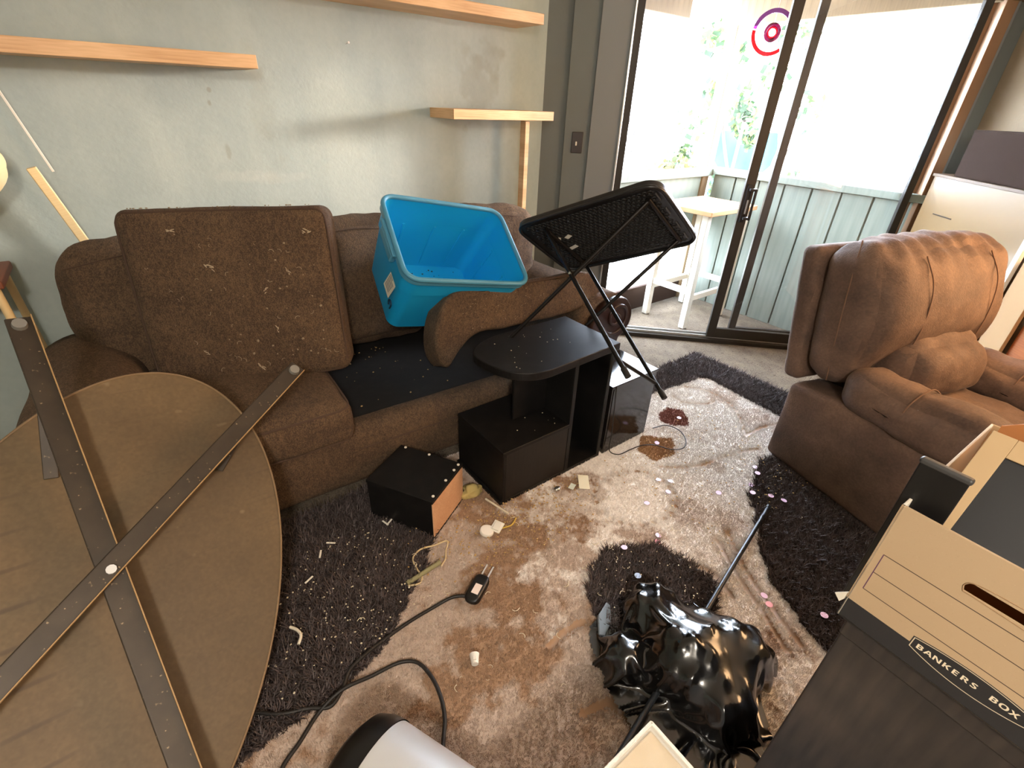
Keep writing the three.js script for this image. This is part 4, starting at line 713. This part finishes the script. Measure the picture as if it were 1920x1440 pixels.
one('blister_pack', join(bx(0.055, 0.002, 0.045, 0.001), bxAt(0.04, 0.005, 0.03, 0, 0.003, 0, 0.002)), std({ color: 0xdedcd2, roughness: 0.3 }), 'crumpled white packet lying over the round white cap', 'packet', [0.845, 0.034, -1.135], [0.1, 0.5, 0.06]);
one('plug_cap', join(new THREE.CylinderGeometry(0.011, 0.016, 0.032, 14).rotateX(X / 2), bxAt(0.012, 0.004, 0.012, 0, 0.014, 0.004)), M.white, 'small white plastic plug lying alone on the cream rug', 'plug', [0.47, 0.032, -0.73], [0, -0.5, 0]);
one('bone_strip', tube([[0.035, 0.044, -1.165], [0.05, 0.046, -1.14], [0.055, 0.046, -1.115], [0.04, 0.044, -1.09]], 0.005, 24, 6), std({ color: 0xe8e0cc, roughness: 0.6 }), 'curved white strip on the dark shag beside the oval table', 'strip');
one('sponge_lump', puff(0.07, 0.04, 0.05, { r: 0.018, wrinkle: 0.012, freq: 30, seg: 14 }), std({ color: 0xb9a468, roughness: 0.9 }), 'yellowish sponge lump between the drawer box and the media stand', 'sponge', [0.87, 0.035, -1.37]);
one('pencil_stub', rod([0.9, 0.028, -1.3], [0.93, 0.028, -1.17], 0.005, 8), std({ color: 0xd8cdb8, roughness: 0.6 }), 'pale stick at the corner foot of the media stand', 'stick');
one('yellow_twig', tube([[0.86, 0.028, -1.12], [0.9, 0.03, -1.11], [0.94, 0.03, -1.13]], 0.004, 16, 5), std({ color: 0xc0a048, roughness: 0.8 }), 'yellow straw twig beside the white packet', 'twig');
[[0.49, -1.4, 0.5, 'right half of the bent pair by the drawer box'], [0.475, -1.405, 1.9, 'left half of the bent pair by the drawer box'], [0.21, -1.4, 1.1, 'middle one of three near the oval table rim'], [0.26, -1.43, -0.6, 'furthest back of three near the oval table rim'], [0.14, -1.31, 0.4, 'nearest of three beside the oval table rim']].forEach(([x, z, a, w]) => one('paper_shred', bx(0.035, 0.002, 0.007, 0.001), M.paper, 'white paper shred on dark shag, ' + w, 'paper', [x, 0.046, z], [0.1, a, 0], 'paper shreds on the dark shag'));
{
  const bits = new THREE.Group(); bits.name = numbered('crumbs'); scene.add(bits); tag(bits, 'scattered food crumbs and grit across the rug', 'crumbs', null, 'stuff');
  const cr = std({ color: 0xb99a66, roughness: 1 }), cw = std({ color: 0xd8cdb4, roughness: 1 });
  const on = (x, z) => V(x, rugKind(x, z) === 1 ? 0.04 : 0.023, z);
  lint(bits, 520, fluff, () => ({ p: on(0.95 + (rnd() + rnd() - 1) * 0.5, -1.15 + (rnd() + rnd() - 1) * 0.22), up: V(rr(-.3, .3), 1, rr(-.3, .3)).normalize() }), 'crumb_scatter', cr, 0.35, 1.3);
  lint(bits, 260, fluff, () => ({ p: on(rr(-0.1, 0.5), rr(-1.45, -0.95)), up: V(0, 1, 0) }), 'crumb_scatter', cw, 0.3, 1.0);
  lint(bits, 320, fluff, () => ({ p: on(rr(1.5, 2.4), rr(-1.2, -0.5)), up: V(0, 1, 0) }), 'crumb_scatter', cr, 0.3, 1.2);
  lint(bits, 90, curl, () => ({ p: on(rr(0.2, 2.2), rr(-1.2, -0.4)), up: V(0, 1, 0) }), 'crumb_scatter', cw, 0.5, 1.5);
  lint(bits, 120, fluff, () => ({ p: on(rr(0.95, 1.35), rr(-0.8, -0.4)), up: V(0, 1, 0) }), 'crumb_scatter', cw, 0.3, 0.9);
  lint(SF, 60, fluff, i => ({ p: i < 34 ? V(rr(-0.32, 0.1), 0.343, rr(-0.2, 0.0)) : V(rr(-0.3, 0.5), 0.343, rr(0.05, 0.42)), up: V(0, 1, 0) }), 'crumbs', cr, 0.2, 1.5);
}

// ------------------------------------------------------------------ balcony and what lies beyond
{
  const fl = struct('balcony_floor'); part('slab', extr([[2.4, 2.62], [4.2, 2.62], [4.2, 0.9], [4.03, 0.9]], 0.12, 0).rotateX(-X / 2), M.balcony, fl, [0, -0.13, 0]);
  const sw = thing('siding_wall', 'pale board clad balcony wall with a capping rail', 'wall', [4.06, 0, 0]);
  const bw = 0.205;
  for (let i = 0; i < 9; i++) part('board', bxAt(0.02, 1.08, bw - 0.012, 0.016, 0.54, -2.5 + bw / 2 + i * bw, 0.004), M.siding, sw);
  part('backing', bxAt(0.03, 1.08, 1.86, 0.045, 0.54, -1.58, 0.001), M.siding, sw);
  part('cap', bxAt(0.12, 0.05, 1.92, 0.03, 1.11, -1.58, 0.006), M.siding, sw);
  const rl = thing('balcony_rail', 'solid pale balcony rail panel at the back of the balcony', 'rail', [0, 0, -2.55]);
  part('panel', bxAt(1.46, 0.42, 0.03, 3.32, 0.86, 0, 0.004), M.siding, rl); part('cap', bxAt(1.48, 0.06, 0.1, 3.32, 1.1, 0, 0.006), M.siding, rl);
  part('kick_board', bxAt(1.46, 0.2, 0.03, 3.32, 0.1, 0, 0.004), M.umber, rl);
  for (const x of [2.65, 3.98]) part('post', bxAt(0.08, 1.08, 0.06, x, 0.54, 0.0, 0.005), M.timber, rl);
  // roof over the balcony, on beams
  const rf = thing('balcony_roof', 'timber balcony roof with exposed beams', 'roof');
  part('soffit', extr([[2.3, 2.75], [4.3, 2.75], [4.3, 0.8], [4.25, 0.8]], 0.04, 0).rotateX(-X / 2), M.timber, rf, [0, 2.34, 0]);
  part('beam', bxAt(0.1, 0.22, 1.95, 4.1, 2.22, -1.75, 0.006), M.timber, rf); part('beam', bxAt(1.0, 0.22, 0.1, 2.95, 2.2, -2.62, 0.006), M.timber, rf);
  part('rafter', bar([3.46, 2.28, -2.9], [3.1, 2.28, -2.2], 0.09, 0.16), M.timber, rf);
  part('post', bxAt(0.09, 2.3, 0.09, 4.1, 1.15, -2.62, 0.006), M.timber, rf);
}
{
  const t = thing('bar_table', 'white painted tall wooden table on the balcony', 'table', [3.62, 0, -2.23]);
  part('table_top', bxAt(0.62, 0.035, 0.5, 0, 0.905, 0, 0.005), M.oak, t); const wp = std({ color: 0xe9e4d6, roughness: 0.6 });
  for (const [x, z] of [[-0.26, 0.19], [0.26, 0.19], [-0.26, -0.19], [0.26, -0.19]]) part('leg', bxAt(0.05, 0.888, 0.05, x, 0.444, z, 0.004), wp, t);
  for (const z of [0.19, -0.19]) part('stretcher', bxAt(0.5, 0.045, 0.03, 0, 0.25, z, 0.004), wp, t);
  for (const x of [-0.26, 0.26]) part('stretcher', bxAt(0.03, 0.045, 0.36, x, 0.3, 0, 0.004), wp, t);
}
{
  const s = thing('suncatcher', 'round red and purple glass suncatcher hanging outside the door', 'suncatcher', [3.57, 1.99, -2.02], DR);
  const ringG = (r, w, a0, a1) => { const sh = new THREE.Shape(); sh.absarc(0, 0, r, a0, a1, false); sh.absarc(0, 0, r - w, a1, a0, true); return extr(sh, 0.008, 0.001); };
  const gl = c => phy({ color: c, roughness: 0.15, transmission: 0.6, thickness: 0 });
  part('ring', ringG(0.125, 0.024, 0.1, 3.0), gl(0x9a58a0), s); part('ring', ringG(0.125, 0.024, 3.05, 5.4), gl(0xc0202c), s); part('ring', ringG(0.125, 0.02, 5.45, 6.35), gl(0xd8883c), s);
  part('hub', new THREE.TorusGeometry(0.042, 0.011, 10, 40).translate(0, 0, 0.004), gl(0x7a2450), s); part('hub', new THREE.TorusGeometry(0.026, 0.006, 10, 36).translate(0, 0, 0.004), gl(0xa02038), s);
  for (let i = 0; i < 8; i++) { const a = i * X / 4; part('spoke', rod([Math.cos(a) * 0.045, Math.sin(a) * 0.045, 0.004], [Math.cos(a) * 0.105, Math.sin(a) * 0.105, 0.004], 0.0016, 6), M.steel, s); }
  part('string', rod([0, 0.12, 0.004], [0, 0.33, 0.004], 0.001, 5), M.steel, s);
}
{
  const gr = struct('ground'); part('yard', bx(60, 0.1, 60), std({ color: 0xcfd0c4, roughness: 1 }), gr, [20, -3.1, -20]);
  const leaf = new THREE.PlaneGeometry(0.09, 0.05, 2, 1); { const p = leaf.attributes.position; for (let i = 0; i < p.count; i++) p.setZ(i, -0.25 * Math.abs(p.getX(i))); leaf.computeVertexNormals(); }
  const tree = (label, pos, h, R, n, cols, spread) => {
    const t = thing('tree', label, 'tree', pos, 0);
    part('trunk', rod([0, -3 - pos[1], 0], [0, h * 0.2, 0], 0.12, 8, 0.05), std({ color: 0x4a4038, roughness: 1 }), t);
    for (let i = 0; i < 5; i++) { const a = i * 1.3; part('branch', tube([[0, h * (0.0 + i * 0.04), 0], [Math.cos(a) * R * 0.5, h * (0.15 + i * 0.06), Math.sin(a) * R * 0.5], [Math.cos(a) * R * 0.9, h * (0.3 + i * 0.09), Math.sin(a) * R * 0.9]], 0.025, 14, 5), std({ color: 0x4a4038, roughness: 1 }), t); }
    const im = new THREE.InstancedMesh(leaf, phy({ color: 0xffffff, roughness: 0.8, side: THREE.DoubleSide, transmission: 0.3, thickness: 0 }), n); im.name = 'foliage'; im.userData.kind = 'stuff';
    const m = new THREE.Matrix4(), q = new THREE.Quaternion(), e = new THREE.Euler(), c = new THREE.Color();
    const cl = []; for (let i = 0; i < spread; i++) cl.push([rr(-R, R), rr(0, h), rr(-R, R), rr(0.12, 0.3)]);
    for (let i = 0; i < n; i++) { const [a, b, d, r] = cl[Math.floor(rnd() * cl.length)]; const g = () => (rnd() + rnd() + rnd() - 1.5) * r; e.set(rr(0, 6), rr(0, 6), rr(0, 6)); q.setFromEuler(e); m.compose(V(a + g(), b + g(), d + g()), q, V(1, 1, 1).multiplyScalar(rr(0.7, 1.5))); im.setMatrixAt(i, m); c.set(cols[Math.floor(rnd() * cols.length)]).multiplyScalar(rr(0.8, 1.2)); im.setColorAt(i, c); }
    t.add(im);
  };
  tree('sparse green tree seen through the open half of the door', [7.6, 0.2, -4.4], 2.6, 0.9, 900, [0x22361a, 0x34481e, 0x56602c], 16);
  tree('low yellowish shrub top above the balcony rail', [7.0, 0.2, -5.0], 1.0, 0.5, 260, [0x4a4418, 0x3c4420], 5);
  const b = thing('bare_tree', 'leafless grey tree far behind the balcony rail at left', 'tree', [8.2, 0, -7.0]);
  part('trunk', rod([0, -3, 0], [0.1, 1.2, 0], 0.07, 8, 0.03), std({ color: 0x5a5552, roughness: 1 }), b);
  for (let i = 0; i < 7; i++) part('branch', tube([[0.05, 0.5 + i * 0.1, 0], [rr(-0.3, 0.3), 1.1 + i * 0.12, rr(-0.2, 0.2)], [rr(-0.6, 0.6), 1.7 + i * 0.16, rr(-0.3, 0.3)]], 0.014, 12, 5), std({ color: 0x5a5552, roughness: 1 }), b);
  const tp = thing('teal_tarp', 'bright teal tarpaulin far off behind the tree', 'tarp', [10.6, 0.1, -6.0], DR);
  const tg = new THREE.PlaneGeometry(1.3, 2.2, 20, 30), p = tg.attributes.position; for (let i = 0; i < p.count; i++) { const x = p.getX(i), y = p.getY(i); p.setXYZ(i, x + 0.15 * P3.noise(y * 2, 3, 1), y, 0.12 * P3.noise(x * 3, y * 1.5, 1)); } tg.computeVertexNormals();
  part('sheet', tg, std({ color: 0x0b4a55, roughness: 0.6, side: THREE.DoubleSide }), tp);
}
// ------------------------------------------------------------------ ceiling lamp behind the camera
{
  const l = thing('ceiling_lamp', 'round opal ceiling lamp behind the viewer', 'lamp', [-0.5, CEIL, 1.1]);
  part('base', new THREE.CylinderGeometry(0.16, 0.16, 0.03, 40).translate(0, -0.015, 0), M.white, l);
  part('shade', new THREE.SphereGeometry(0.15, 32, 16, 0, X * 2, X / 2, X / 2).scale(1, 0.6, 1).translate(0, -0.03, 0), std({ color: 0xffffff, emissive: 0xfff4e6, emissiveIntensity: 2.5, roughness: 0.6 }), l);
  const p = new THREE.PointLight(0xfff4e6, 13); p.name = 'lamp_light'; p.position.set(0, -0.2, 0); p.shadow.radius = 6; p.castShadow = true; l.add(p);
}
scene.traverse(o => { if (o.isMesh) { o.castShadow = true; o.receiveShadow = true; } });
renderer.render(scene, camera);
